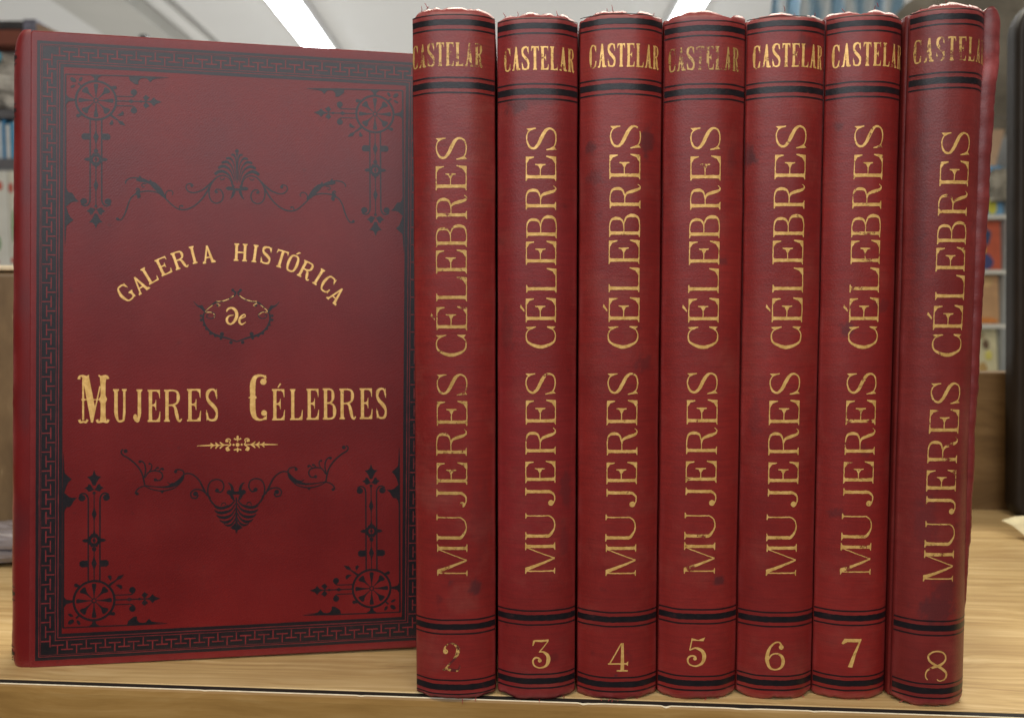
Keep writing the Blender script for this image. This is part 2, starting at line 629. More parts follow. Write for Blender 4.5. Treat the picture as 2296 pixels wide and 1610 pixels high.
        stem(W * .5, st, 0, 1, t=False)
        hair(W * .03, 1 - h2, W * .97, 1 - h2)
        a.poly([(W * .02, 1.0), (W * .30, 1 - hr), (W * .12, 1 - beak * .45), (W * .06, 1 - beak), (W * .015, 1 - beak)])
        a.poly([(W * .98, 1.0), (W * .70, 1 - hr), (W * .88, 1 - beak * .45), (W * .94, 1 - beak), (W * .985, 1 - beak)])
    elif ch == "L":
        pass
    elif ch == "I":
        stem(W * .5, st)
    elif ch == "H":
        stem(xs, st)
        stem(W - xs, st)
        hair(xs, .5, W - xs, .5)
    elif ch == "2":
        a.rib([(W * .17, .70, .10), (W * .22, .86, .05), (W * .48, .985, hr * 1.2), (W * .78, .88, st * .8), (W * .84, .70, st), (W * .68, .46, st * .7), (W * .36, .22, hr * 1.4), (W * .10, .03, hr * 1.2)])
        a.disc(W * .22, .69, .085)
        a.rib([(W * .08, .05, .06), (W * .30, .09, .10), (W * .60, .05, .11), (W * .84, .06, .08), (W * .94, .22, hr)])
    elif ch == "3":
        a.rib([(W * .10, .86, .05), (W * .18, .96, .06), (W * .5, .955, .075), (W * .88, .97, .07), (W * .90, .965, .05)], smooth=False)
        a.poly([(W * .10, .99), (W * .20, .92), (W * .13, .80), (W * .07, .78)])
        a.rib([(W * .88, .95, .035), (W * .62, .72, .035), (W * .44, .58, .04)], smooth=False, step=.08)
        a.rib([(W * .40, .565, .03), (W * .62, .57, .06), (W * .84, .46, st * .9), (W * .90, .28, st * 1.1), (W * .78, .09, st * .7), (W * .48, .015, .05), (W * .18, .09, .05),
               (W * .10, .26, .06), (W * .24, .37, .06), (W * .44, .33, .06), (W * .42, .22, .06)])
        a.disc(W * .45, .27, .065)
    elif ch == "4":
        a.poly([(W * .66, 1.0), (W * .78, 1.0), (W * .78, .0), (W * .56, .0), (W * .60, .5)][:2] + [(W * .80, .03), (W * .62, .03)])
        a.rib([(W * .66, .985, .04), (W * .10, .27, .045)], smooth=False, step=.08)
        a.rib([(W * .02, .265, .05), (W * .97, .275, .05)], smooth=False, step=.08)
        a.poly([(W * .90, .30), (W * 1.0, .36), (W * .98, .20), (W * .90, .25)])
        a.rib([(W * .44, .03, .05), (W * .98, .025, .05)], smooth=False, step=.08)
    elif ch == "5":
        a.poly([(W * .26, .96), (W * .60, .90), (W * .95, .99), (W * .86, .86), (W * .26, .88)])
        a.rib([(W * .28, .95, .04), (W * .16, .56, .04)], smooth=False, step=.08)
        a.rib([(W * .15, .545, .03), (W * .45, .63, .06), (W * .80, .53, st * .85), (W * .92, .33, st * 1.05), (W * .80, .11, st * .7), (W * .46, .015, .05), (W * .14, .09, .05),
               (W * .07, .26, .06), (W * .24, .36, .06), (W * .46, .33, .055), (W * .43, .23, .05)])
        a.disc(W * .44, .27, .06)
    elif ch == "6":
        a.rib([(W * .82, .80, .09), (W * .70, .965, .05), (W * .46, .94, .06), (W * .22, .74, st * .7), (W * .12, .40, st * 1.05), (W * .24, .10, st * .7), (W * .52, .015, .05),
               (W * .80, .10, st * .7), (W * .90, .30, st * .95), (W * .80, .50, st * .7), (W * .55, .58, .05), (W * .32, .52, .05), (W * .20, .38, .05)])
        a.disc(W * .79, .80, .085)
    elif ch == "7":
        a.poly([(W * .02, .84), (W * .16, 1.0), (W * .98, 1.0), (W * .98, .94), (W * .90, .88), (W * .30, .89), (W * .09, .80)])
        a.poly([(W * .86, .90), (W * .98, .96), (W * .74, .50), (W * .56, .0), (W * .34, .015), (W * .48, .28), (W * .60, .50)])
    elif ch == "8":
        a.rib([(W * .10, .03, .035), (W * .00, .14, .035), (W * .06, .33, .05), (W * .30, .44, .07), (W * .66, .52, .085), (W * .92, .66, .06), (W * .94, .84, .05), (W * .72, .97, .05),
               (W * .36, .97, .05), (W * .12, .85, .055), (W * .16, .68, .06), (W * .42, .54, .075), (W * .74, .43, .085), (W * 1.0, .26, .07), (W * .96, .08, .05), (W * .70, .0, .035), (W * .55, .05, .03)])
    return a


# ------------------------------------------------------------------ shelf
# the shelf's front edge runs 4.2 degrees off the row of books
shelf = empty("wooden_shelf", (0, 0.0037, 0), "pale oak laminate shelf with a chipped golden front edge, under the red books", "shelf", rot=(0, 0, R(-4.2)))
# top board: subdivided so nothing is mirror flat
box("top_board", -0.75, 0.75, 0.0, 0.279, -0.022, 0.0, MAT["shelfwood"], shelf, 0.0004)
box("gap_shade_strip", -0.75, 0.75, -0.0024, -0.0001, -0.022, -0.0003, MAT["gapshade"], shelf)  # solid strip, nearly flush, coloured as the shade inside the edging gap


def chipped_strip():
    v, f = [], []
    n = 900
    for i in range(n + 1):
        x = -0.75 + 1.5 * i / n
        c = max(0.0, nz(x * 60, 2.0) - 0.28) * 0.0022 + max(0.0, nz(x * 190, 5.0) - 0.45) * 0.0025
        yb = -0.0025
        for (y, z) in ((yb, -0.022), (yb, -0.0003 - c * 0.6), (yb - 0.0002 - c * 0.5, -0.00025 - c), (-0.0029 - c * .3, -0.0005 - c * 0.9), (-0.0032, -0.0012 - c), (-0.0034, -0.0030 - c), (-0.0034, -0.022)):
            v.append((x, y, z))
    k = 7
    for i in range(n):
        for j in range(k):
            j2 = (j + 1) % k
            f.append([i * k + j, i * k + j2, (i + 1) * k + j2, (i + 1) * k + j])
    o = link("front_edging", v, f, MAT["edgewood"], shelf)
    # bright chipped arris along the top of the edging
    o.data.materials.append(MAT["cream"])
    for p in o.data.polygons:
        if p.index % k in (1, 2) :
            p.material_index = 1
    return o


chipped_strip()
# low dark board along the back of the shelf
bb = box("back_board", 0.16, 0.75, 0.2795, 0.2945, -0.02, 0.0875, MAT["backwood"], shelf, 0.001)
bb["label"] = "dark walnut board along the back of the shelf"

# ------------------------------------------------------------------ books standing spine out
H = 0.2200
# name: centre x, width, y of the spine's crown, title/name/number/bands in mm along x and z (measured from the row)
BK = {
    2: dict(x=-18.45, w=26.6, y=0.0, sag=4.3, top=1.1, bands=(216.2, 197.0, 24.5, 4.5), name=(-32.2, 206.4, 24.2), tit=(-24.0, -14.3, -24.2, -14.4), tz=(41.2, 107.2, 112.1, 181.4), num=(-22.9, -16.4, 9.75, 19.4)),
    3: dict(x=8.1, w=25.9, y=0.0, sag=4.3, top=-0.6, bands=(215.1, 195.0, 27.5, 6.5), name=(-2.4, 205.2, 24.0), tit=(4.45, 13.95, 4.3, 14.0), tz=(41.9, 107.5, 114.7, 184.4), num=(6.2, 12.5, 10.85, 20.3)),
    4: dict(x=34.6, w=26.5, y=0.0, sag=4.5, top=0.2, bands=(216.5, 196.5, 27.0, 5.4), name=(24.4, 206.1, 23.8), tit=(30.8, 40.5, 30.1, 39.9), tz=(41.2, 107.5, 114.7, 185.1), num=(31.0, 37.7, 9.75, 19.2)),
    5: dict(x=61.0, w=26.0, y=0.0, sag=4.2, top=0.0, bands=(214.3, 195.0, 27.9, 5.8), name=(49.4, 205.2, 23.6), tit=(56.1, 65.45, 55.6, 65.6), tz=(41.9, 107.6, 114.6, 184.5), num=(56.7, 62.9, 11.4, 21.2)),
    6: dict(x=86.6, w=25.0, y=0.0, sag=4.2, top=-0.6, bands=(215.9, 195.7, 26.9, 5.9), name=(75.9, 206.1, 24.0), tit=(82.6, 92.3, 82.0, 91.75), tz=(41.2, 107.5, 114.6, 185.1), num=(82.1, 88.8, 10.25, 19.7)),
    7: dict(x=111.3, w=24.2, y=0.0, sag=4.3, top=0.2, bands=(215.9, 195.7, 27.4, 5.8), name=(100.8, 206.4, 25.0), tit=(107.4, 116.4, 106.2, 116.0), tz=(41.6, 107.5, 114.6, 185.1), num=(106.9, 113.5, 11.1, 20.6)),
    8: dict(x=135.4, w=23.6, y=-5.0, sag=5.2, top=0.6, bands=(216.3, 197.2, 26.0, 5.6), name=(124.7, 206.6, 26.0), tit=(132.0, 141.0, 130.4, 139.8), tz=(41.0, 104.8, 112.4, 182.0), num=(132.0, 138.5, 8.9, 18.7)),
}
TXT = {
    2: "red cloth volume with a flaked gilt 2 on its spine, beside the face-on cover",
    3: "red cloth volume with a gilt 3 low on its bright clean spine",
    4: "red cloth volume with a gilt 4 and a frayed tuft under its spine",
    5: "red cloth volume with a gilt 5 and the faintest author name of the row",
    6: "red cloth volume with a gilt 6 and a dark stain at its left edge",
    7: "red cloth volume with a gilt 7 and a grey scuff beside its title",
    8: "darker red volume with a gilt 8, end of the row, its cover board sprung out",
}
# stains: (x mm, z mm, rx, rz, strength) in row coordinates
ST = {
    2: [(-11.9, 37.2, 2.6, 2.8, .9), (-20.0, 39.0, .9, .9, .7), (-10, 60, 4, 14, .25), (-27, 150, 3, 20, .25)],
    3: [(2.0, 190.5, 4.2, 2.6, .8), (8, 192, 7, 1.5, .5), (17.5, 69, 2, 8, .5), (16.5, 52, 1.8, 6, .35), (-1.5, 120, 2, 9, .35)],
    4: [(42.6, 180.5, 2.6, 5.5, .75), (24.8, 178, 2.3, 2.2, .75), (26.2, 168.5, 3.0, 2.6, .5), (42, 110, 3, 3, .5), (33.5, 8.5, .5, .5, 1.0)],
    5: [(67.2, 39.8, 1.9, 2.2, .9), (66.5, 142, 1.4, 1.3, .6), (69.5, 175, 2, 5, .35)],
    6: [(75.8, 175.0, 2.6, 2.4, .95), (75.5, 178, 1.4, 3.0, .7), (91.5, 210.5, 3.6, 2.4, .6), (78, 92, 2, 7, .3)],
    7: [(103.0, 184.8, 1.5, 1.5, .6), (121, 211, 3.6, 3.2, .6), (106.5, 121, 2.2, 2.8, .7), (117.5, 128, 3.0, 3.0, .45), (104.2, 61.5, 3.0, 1.5, .55), (113, 82, 2, 2, .4)],
    8: [(134.5, 32, 6.5, 5.5, .75), (137.5, 38, 4.5, 4.5, .6), (127.2, 160, 2, 40, .4), (131, 60, 4, 10, .35)],
}


def spine_profile(w, sag, n=44):
    """points across the spine (x, y) in mm and arc length from the middle"""
    pts = []
    for i in range(n + 1):
        t = -1 + 2 * i / n
        t = math.copysign(abs(t) ** 0.85, t)
        pts.append((t * w / 2, sag * abs(t) ** 2.7))
    arc = [0.0]
    for a, b in zip(pts, pts[1:]):
        arc.append(arc[-1] + math.hypot(b[0] - a[0], b[1] - a[1]))
    mid = arc[n // 2]
    return pts, [q - mid for q in arc]


def make_book(num):
    b = BK[num]
    xc, w, sag = b["x"], b["w"] - .5, b["sag"] + .5
    rnd = random.Random(num * 13)
    root = empty("book", (xc * MM, b["y"] * MM, 0), TXT[num], "book", "red cloth volumes standing spine out in a row")
    cl = MAT["cloth%d" % num]
    ztop = 220.0 + b["top"]
    prof, arc = spine_profile(w, sag)

    def at(s, z, off):
        """s mm of arc from the spine's middle, z mm, off mm outwards"""
        s = max(arc[0], min(arc[-1], s))
        i = 0
        while i < len(arc) - 2 and arc[i + 1] < s:
            i += 1
        t = (s - arc[i]) / (arc[i + 1] - arc[i])
        p, q = prof[i], prof[i + 1]
        dx, dy = q[0] - p[0], q[1] - p[1]
        d = math.hypot(dx, dy)

        def slope(j):
            a, c = prof[max(j - 1, 0)], prof[min(j + 1, len(prof) - 1)]
            vx, vy = c[0] - a[0], c[1] - a[1]
            m = math.hypot(vx, vy)
            return vy / m, -vx / m
        n0, n1 = slope(i), slope(i + 1)
        nx, ny = n0[0] * (1 - t) + n1[0] * t, n0[1] * (1 - t) + n1[1] * t
        ax, ay = p[0] + dx * t, p[1] + dy * t
        ex, ey = deform(ax, z)
        return Vector(((ax + ex + nx * off) * MM, (ay + ey + ny * off) * MM, z * MM))

    def deform(px, z):   # bow, wobble and the caps curling in at head and tail
        ht = max(0.0, (z - (ztop - 3.0)) / 3.0)
        hb = max(0.0, (3.0 - z) / 3.0)
        return (0.16 * nz(z * .05, num * 3.3),
                swell(z) * (1 - min(1, abs(px) / (w / 2))) + 1.7 * ht ** 2.5 + 1.0 * hb ** 2.5 + 0.22 * nz(px * .4, z * .4, num) * (ht + hb))

    def swell(z):   # hand-made: each spine bows a little along its height
        return 0.35 * nz(z * 0.018, num * 5.3)

    def arc_of(x):  # row x -> arc length
        x -= xc
        x = max(prof[0][0], min(prof[-1][0], x))
        i = 0
        while i < len(prof) - 2 and prof[i + 1][0] < x:
            i += 1
        t = (x - prof[i][0]) / (prof[i + 1][0] - prof[i][0])
        return arc[i] + t * (arc[i + 1] - arc[i])

    # spine: outer sheet with ragged head and tail, turned back into the joints, given thickness
    NZ = 240
    ztop = 220.0 + b["top"]
    back = [(-w / 2 + 0.3, sag + 1.6), (-w / 2 + 0.9, sag + 3.5), (-w / 2 + 0.6, sag + 7.0)]
    cols = [(p, None) for p in back[::-1]] + [(p, i) for i, p in enumerate(prof)] + [((-p[0], p[1]), None) for p in back]
    nc = len(cols)
    V, stain, wear, bare = [], [], [], []
    topz, botz = [], []
    for j in range(nc):
        x = cols[j][0][0]
        u = x / (w / 2)
        r1 = nz(x * .22, num * 7.7) * 2.3 + nz(x * .7, num * 3.1) * .7 + nz(x * 2.0, num * 1.3) * .22
        r2 = nz(x * .25, num * 9.1, 4) * 1.4 + nz(x * .7, num * 2.1, 4) * .55 + nz(x * 2.0, num * 4.3, 4) * .2
        edge = -1.4 * abs(u) ** 6
        topz.append(ztop + r1 + edge - .3)
        botz.append(0.5 - r2 * .8 - edge * .5)
    for k in range(NZ + 1):
        t = k / NZ
        for j in range(nc):
            (px, py), pi = cols[j]
            z = botz[j] + (topz[j] - botz[j]) * t
            dx, dy = deform(px, z)
            V.append(((px + dx) * MM, (py + dy) * MM, z * MM))
            sv = 0.0
            for (sx, sz, rx, rz, st) in ST[num]:
                d = math.hypot((px + xc - sx) / rx, (z - sz) / rz)
                d += 0.55 * nz(px * .55, z * .55, sx) + 0.25 * nz(px * 1.7, z * 1.7, sx)
                if d < 1.0:
                    sv = max(sv, st * min(1, (1.0 - d) * 2.6))
            stain.append(sv)
            e = max(0.0, 1 - (topz[j] - z) / 4.0) * .62 + max(0.0, 1 - (z - botz[j]) / 3.0) * .75
            sh = max(0.0, abs(px) / (w / 2) - .86) / .14
            e += 0.35 * sh * (0.5 + nz(z * .09, px, num))
            if num == 8:
                e += max(0, (px / (w / 2) - .35)) * .8 * (0.6 + nz(z * .05, 2.0)) * min(1, max(0, (z - 30) / 60))
            wear.append(max(0.0, min(1.0, e)))
            bare.append(max(0.0, min(1.0, (1 - (topz[j] - z) / 1.6))) * (0.05 + nz(px * .35, num * 2.2)) * 1.1)
    F = []
    for k in range(NZ):
        for j in range(nc - 1):
            a = k * nc + j
            F.append([a, a + 1, a + nc + 1, a + nc])
    o = link("spine", V, F, cl, root, True, {"stain": stain, "wear": wear, "bare": [max(0, q) for q in bare]})
    sd = o.modifiers.new("thickness", 'SOLIDIFY')
    sd.thickness = 0.0008
    sd.offset = -1.0

    # boards
    depth0, depth1 = sag + 2.6, sag + 148.0
    for side in (-1, 1):
        x0, x1 = (-w / 2 + .02, -w / 2 + 2.4) if side < 0 else (w / 2 - 2.4, w / 2 - .02)
        v, f = box_geo(x0 * MM, x1 * MM, depth0 * MM, depth1 * MM, 0.2 * MM, (220.0 + b["top"] * .5 - .8) * MM, 0.0008)
        if num == 8 and side > 0:
            v, f = sprung_board(w, sag)
        ob = link("front_cover" if side > 0 else "back_cover", v, f, cl, root, num == 8 and side > 0)
        if num == 8 and side > 0:
            ob["label"] = "board sprung outwards at the head, its edge frayed"
            at_ = ob.data.attributes.new("wear", 'FLOAT', 'POINT')
            st_ = ob.data.attributes.new("stain", 'FLOAT', 'POINT')
            for i, vv in enumerate(ob.data.vertices):
                z = vv.co.z / MM
                k = math.exp(-((z - 202) / 3.5) ** 2)
                at_.data[i].value = min(1, (.10 + .55 * max(0, min(1, (vv.co.x / MM - w / 2 - 1.0) / 3.0))) * (0.7 + nz(z * .3, 3.3)) + k * .8)
                st_.data[i].value = max(0, .75 - k) * max(0, min(1, (z - 70) / 100)) * (0.6 + .5 * nz(z * .12, 1.0))
    # pages
    box("page_block", (-w / 2 + 2.6) * MM, (w / 2 - 2.6) * MM, (sag + 3) * MM, (sag + 145) * MM, 3.2 * MM, 216.0 * MM, MAT["paper"], root)

    # black bands: a broad one between two fine ones, four times
    spn = o
    a0, a1 = arc[0] + .1, arc[-1] - .1
    for zi, z in enumerate(b["bands"]):
        bands = Art()
        for dz, th in ((0, 1.95 if zi else 1.75), (2.3, .50), (-2.3, .50)):
            if zi == 0 and dz > 0:
                th = .28
            if zi == 3 and z + dz < 3.0 and num != 3:
                th = .42
            pts = []
            for i in range(89):
                s = a0 + (a1 - a0) * i / 88
                pts.append((s, z + dz + .12 * nz(s * .2, z, num), th * (1 + .12 * nz(s * .8, z + dz, num))))
            bands.rib(pts, smooth=False)
            bands.layer = 0
        bands.build("spine_band", lambda s, z, l: at(s, z, .05 + (.05 if z > ztop - 5 or z < 4 else 0)), MAT["ink"] if num not in (2, 8) and zi in (1, 2) else MAT["inkworn"], spn)

    # title reads upwards
    xl1, xr1, xl0, xr0 = b["tit"]
    z0, z1, z2, z3 = b["tz"]
    tz_lo, tz_hi = z0, z3

    def tmap(z):
        t = (z - tz_lo) / (tz_hi - tz_lo)
        return xl0 + (xl1 - xl0) * t, xr0 + (xr1 - xr0) * t
    words = [("MUJERES", z0, z1, (0, .158, .172, .305, .336, .43, .453, .563, .594, .725, .740, .863, .883, 1.0)),
             ("CÉLEBRES", z2, z3, (0, .106, .120, .232, .254, .366, .380, .489, .5, .606, .627, .736, .756, .868, .887, 1.0))]
    title = Art()
    for word, za, zb, sp in words:
        for i, ch in enumerate(word):
            zs, ze = za + (zb - za) * sp[2 * i], za + (zb - za) * sp[2 * i + 1]
            hgt = 9.6
            g = glyph(ch, (ze - zs) / hgt, .108, .032, .075, .035, .27)
            jit = rnd.uniform(-.12, .12)
            gg = Art()

            def put(x, y, zs=zs, hgt=hgt, jit=jit):
                z = zs + x * hgt
                L_, R_ = tmap(z)
                return (R_ + jit - y * (R_ - L_), z)
            gg.add(g, put)
            title.p += gg.p
    title.build("title_lettering", lambda x, z, l: at(arc_of(x), z, .06 + .0015 * l), MAT["goldtitle"][num], spn, .8, .10)

    # author's name
    sx, zc, wid = b["name"]
    nm = Art()
    hgt = 7.2
    s0 = arc_of(sx)
    if sx - xc < prof[0][0] + 0.3:
        s0 = arc[0] + .1
    step = wid / 8.0
    for i, ch in enumerate("CASTELAR"):
        W = 2.45 / hgt
        g = glyph(ch, W, .115, .055, .025, .02, .2)
        gg = Art()
        gg.add(g, lambda x, y, i=i: (s0 + i * step + x * hgt, zc - hgt / 2 + y * hgt))
        if s0 + i * step + 1.0 < arc[-1]:
            nm.p += gg.p
    nm.p = [(p, l) for p, l in nm.p if max(q[0] for q in p) < arc[-1] - .1]
    nm.build("author_lettering", lambda s, z, l: at(s, z, .06 + .0015 * l), MAT["goldname"][num], spn, .7, .10)

    # volume number
    xa, xb, za, zb = b["num"]
    hgt = zb - za
    sa, sb = arc_of(xa), arc_of(xb)
    g = glyph(str(num), (sb - sa) / hgt, .125, .04)
    gg = Art()
    gg.add(g, lambda x, y: (sa + x * hgt, za + y * hgt))
    gg.build("volume_number", lambda s, z, l: at(s, z, .06 + .0015 * l), {2: MAT["goldnum2"], 8: MAT["goldtitle"][8]}.get(num, MAT["goldtitle"][3]), spn, .7, .06)
    if num == 2:    # most of the 2 survives only as a dark impression
        gd = Art()
        gd.add(g, lambda x, y: (sa + x * hgt, za + y * hgt))
        gd.build("number_impression", lambda s, z, l: at(s, z, .035 + .001 * l), MAT["impress"], spn, .7, .06)

    # loose threads at head and tail
    for k in range({3: 7, 4: 9, 7: 5}.get(num, 5)):
        head = (k % 2 == 0) if num != 4 else (k > 5)
        j = rnd.randrange(8, nc - 8)
        z = topz[j] if head else botz[j]
        p = Vector((cols[j][0][0] * MM, (cols[j][0][1] + (1.0 if head else .5)) * MM, z * MM))
        pts = [p]
        L_ = rnd.uniform(.8, 2.2) * MM
        d = Vector((rnd.uniform(-.8, .8), rnd.uniform(-.5, .2), 1 if head else -.7)).normalized()
        for q in range(5):
            d = (d + Vector((rnd.uniform(-.35, .35), rnd.uniform(-.2, .2), rnd.uniform(-.2, .2)))).normalized()
            pts.append(pts[-1] + d * L_ / 5)
        tube("loose_thread", pts, [.00012, .00012, .0001, .0001, .00008, .00005], MAT["thread"], spn, 5)
    return root


def sprung_board(w, sag):
    """the outer board of the last volume leans away from the text block, most at the head"""
    v, f = [], []
    nzv = 220
    ring = 14
    for k in range(nzv + 1):
        z = 0.4 + 220.2 * k / nzv
        t = k / nzv
        out = 0.5 + 1.3 * min(1, t / .45) + 6.6 * max(0, (t - .30)) ** 1.6
        th = 2.6 + 3.4 * max(0, t - .40)
        bulge = .5 * math.exp(-((z - 202) / 3.0) ** 2)
        rag = .32 * nz(z * .35, 4.0) + .18 * nz(z * 1.1, 8.0) + .5 * nz(z * .06, 3.0)
        capz = 0.0
        x1 = w / 2 - .3 + out + bulge + rag
        if t > .975:        # rounded head corner
            q = math.sqrt(max(0.02, 1 - ((t - .975) / .025) ** 2))
            x1 -= 2.6 * (1 - q)
            th *= .35 + .65 * q
        x0 = x1 - th - 1.2
        yf = sag - 1.6 + .25 * nz(z * .2, 2.0) + max(0, (.25 - t)) * 9
        pts = []
        for i in range(ring - 2):
            a = math.pi * i / (ring - 3)
            pts.append(((x0 + x1) / 2 + (x1 - x0) / 2 * math.cos(math.pi - a), yf + 1.6 - 1.6 * math.sin(a)))
        pts.append((x1 + .6 * t, sag + 148.0))
        pts.append((x0 + .6 * t, sag + 148.0))
        zz = z
        for i, (x, y) in enumerate(pts):
            za = zz + (-(abs(x - (x0 + x1) / 2) / max(.1, (x1 - x0) / 2)) ** 3 * 1.0 if k == nzv else 0)
            v.append((x * MM, y * MM, za * MM))
    for k in range(nzv):
        for i in range(ring):
            i2 = (i + 1) % ring
            f.append([k * ring + i, k * ring + i2, (k + 1) * ring + i2, (k + 1) * ring + i])
    f.append(list(range(ring))[::-1])
    f.append([nzv * ring + i for i in range(ring)])
    return v, f


MAT["thread"] = plain("frayed_red_thread", (0.42, 0.05, 0.055), 0.7, 0.3, 400)
MAT["impress"] = plain("dark_impression_in_cloth", (0.105, 0.013, 0.014), 0.5, 0.3, 300)
for n_ in range(2, 9):
    make_book(n_)

# ------------------------------------------------------------------ the volume turned face on
yaw, lean = R(6.10), R(4.5)
U = Vector((math.cos(yaw), math.sin(yaw), 0))
NH = Vector((-math.sin(yaw), math.cos(yaw), 0))
Vv = NH * math.sin(lean) + Vector((0, 0, 1)) * math.cos(lean)
Dd = Vv.cross(U)          # away from the viewer
Dd = -(U.cross(Vv))
cover = empty("face_on_book", (-0.1721, 0.0251, 0.0), "red cloth book standing face on with black stamped ornament and gilt title", "book")
cover.matrix_world = Matrix(((U.x, Dd.x, Vv.x, -0.1721), (U.y, Dd.y, Vv.y, 0.0251), (U.z, Dd.z, Vv.z, 0.0), (0, 0, 0, 1)))

# hand-bound boards are never quite square: the four ornament centres as they sit on this cover
C4 = {(0, 0): (22.4, 23.0), (1, 0): (120.86, 23.9), (0, 1): (22.9, 203.4), (1, 1): (123.0, 200.9)}


def skew(a, b):
    s, t = (a - 22.4) / 99.4, (b - 23.2) / 179.6
    x = y = 0
    for (i, j), (cx, cy) in C4.items():
        wgt = (s if i else 1 - s) * (t if j else 1 - t)
        x += wgt * cx
        y += wgt * cy
    return x, y


def onc(off=.03, ls=.001):
    return lambda x, y, l: Vector((x * MM, -(off + ls * l) * MM, y * MM))


def sk(art):
    r = Art()
    r.p = [([skew(*p) for p in pts], l) for pts, l in art.p]
    r.layer = art.layer
    return r


# boards, rounded spine, pages
def cover_board(d0, d1, name):
    # outline in ideal cover millimetres, softly rounded corners
    pts = []
    x0, x1, y0, y1, r = -.35, 140.6, 0.0, 227.2, 1.2
    for cx, cy, a0 in ((x1 - r, y0 + r, -90), (x1 - r, y1 - r, 0), (x0 + r, y1 - r, 90), (x0 + r, y0 + r, 180)):
        for k in range(5):
            a = R(a0 + 90 * k / 4)
            pts.append(skew(cx + r * math.cos(a), cy + r * math.sin(a)))
    n = len(pts)
    cxm = sum(p[0] for p in pts) / n
    cym = sum(p[1] for p in pts) / n

    def ins(p, e):
        dx, dy = p[0] - cxm, p[1] - cym
        return (p[0] - math.copysign(e, dx), p[1] - math.copysign(e, dy))
    rings = [([ins(p, 3.6) for p in pts], d0), ([ins(p, .7) for p in pts], d0), ([ins(p, .25) for p in pts], d0 + .25), (pts, d0 + .8), (pts, d1 - .8), ([ins(p, .7) for p in pts], d1)]
    v, f = [], []
    for rp, d in rings:
        v += [(p[0] * MM, d * MM, max(p[1], 0.02) * MM) for p in rp]
    for k in range(len(rings) - 1):
        for i in range(n):
            j = (i + 1) % n
            f.append([k * n + i, k * n + j, (k + 1) * n + j, (k + 1) * n + i])
    f.append(list(range(n)))
    f.append([(len(rings) - 1) * n + i for i in range(n)][::-1])
    import bmesh
    wr = []
    for k, q in enumerate((0.0, .16, .34, .40, .3, .2)):
        wr += [q] * n
    o = link(name, v, f, MAT["cover_cloth"], cover, False, {"wear": wr})
    bm = bmesh.new()
    bm.from_mesh(o.data)
    bmesh.ops.recalc_face_normals(bm, faces=bm.faces)
    bm.to_mesh(o.data)
    bm.free()
    return o


FC = cover_board(0, 2.4, "front_cover")
cover_board(22.0, 24.4, "back_cover")
box("page_block", 1.5 * MM, 136.5 * MM, 2.5 * MM, 21.9 * MM, 3.0 * MM, 222.5 * MM, MAT["paper"], cover)


def cover_spine():
    v, f, wear, stain = [], [], [], []
    na, nzv = 48, 200
    for k in range(nzv + 1):
        z = 227.4 * k / nzv
        for i in range(na + 1):
            a = math.pi * i / na
            t = (z - 113) / 113
            rr = 7.9 + .25 * nz(z * .07, 1.0) + .15 * nz(z * .4, 3.0) - 1.8 * abs(t) ** 40
            x = .1 - rr * math.sin(a) ** .75
            d = 12.2 - 12.2 * math.copysign(abs(math.cos(a)) ** .42, math.cos(a))
            if k == 0 or k == nzv:
                d = 12.2 + (d - 12.2) * .97
            q = skew(0, z)
            v.append(((q[0] - skew(0, 113)[0] + x + .2) * MM, (d + .15) * MM, max(q[1], .05) * MM))
            e = max(0, 1 - (227.4 - z) / 2.5) * .6 + max(0, 1 - z / 3) * .5 + .75 * math.exp(-((a - .95) / .30) ** 2) * (.45 + nz(z * .08, 7))
            wear.append(max(0, min(1, e)))
            stain.append(max(0, nz(z * .05, a, 6) - .1) * .8)
    for k in range(nzv):
        for i in range(na):
            p = k * (na + 1) + i
            f.append([p, p + na + 1, p + na + 2, p + 1])
    o = link("spine", v, f, MAT["cover_cloth"], cover, True, {"wear": wear, "stain": stain})
    # the stamped bands run round it
    def rnd_map(a, z, l):
        rr = 7.95 + .25 * nz(z * .07, 1.0) + .15 * nz(z * .4, 3.0)
        q = skew(0, z)
        return Vector(((q[0] - skew(0, 113)[0] + .3 - rr * math.sin(a) ** .75) * MM, (12.30 - 12.22 * math.copysign(abs(math.cos(a)) ** .42, math.cos(a))) * MM, q[1] * MM))
    for z in (217.6, 198.5, 26.5, 5.5):
        b = Art()
        for dz, th in ((0, 2.1), (2.3, .5), (-2.3, .5)):
            b.rib([(.62 + 2.2 * i / 48, z + dz, th * (1 if i > 4 else .55)) for i in range(49)], smooth=False)
        b.build("spine_band", rnd_map, MAT["inkworn"], o)
    return o


cover_spine()

# --- border: black frieze with a fret of fine red lines
X0, X1, Y0, Y1 = 2.2, 142.2, 2.9, 223.4       # outer edge of the frieze (runs on under the next book)
XR = 140.0
fr = Art()
red = Art()
Wf = 9.1


def frame_band(a, o0, o1):
    """closed band between insets o0 and o1 from the frieze's outer edge"""
    def R4(o):
        return (X0 + o, Y0 + o, X1 - o, Y1 - o)
    A_, B_ = R4(o0), R4(o1)
    L0 = a.layer
    for quad in ([(A_[0], A_[1]), (min(A_[2], XR), A_[1]), (min(B_[2], XR), B_[1]), (B_[0], B_[1])],
                 [(A_[0], A_[3]), (B_[0], B_[3]), (min(B_[2], XR), B_[3]), (min(A_[2], XR), A_[3])],
                 [(A_[0], A_[1]), (B_[0], B_[1]), (B_[0], B_[3]), (A_[0], A_[3])],
                 [(min(A_[2], XR), A_[1]), (min(A_[2], XR), A_[3]), (min(B_[2], XR), B_[3]), (min(B_[2], XR), B_[1])]):
        a.layer = L0
        a.poly(quad)


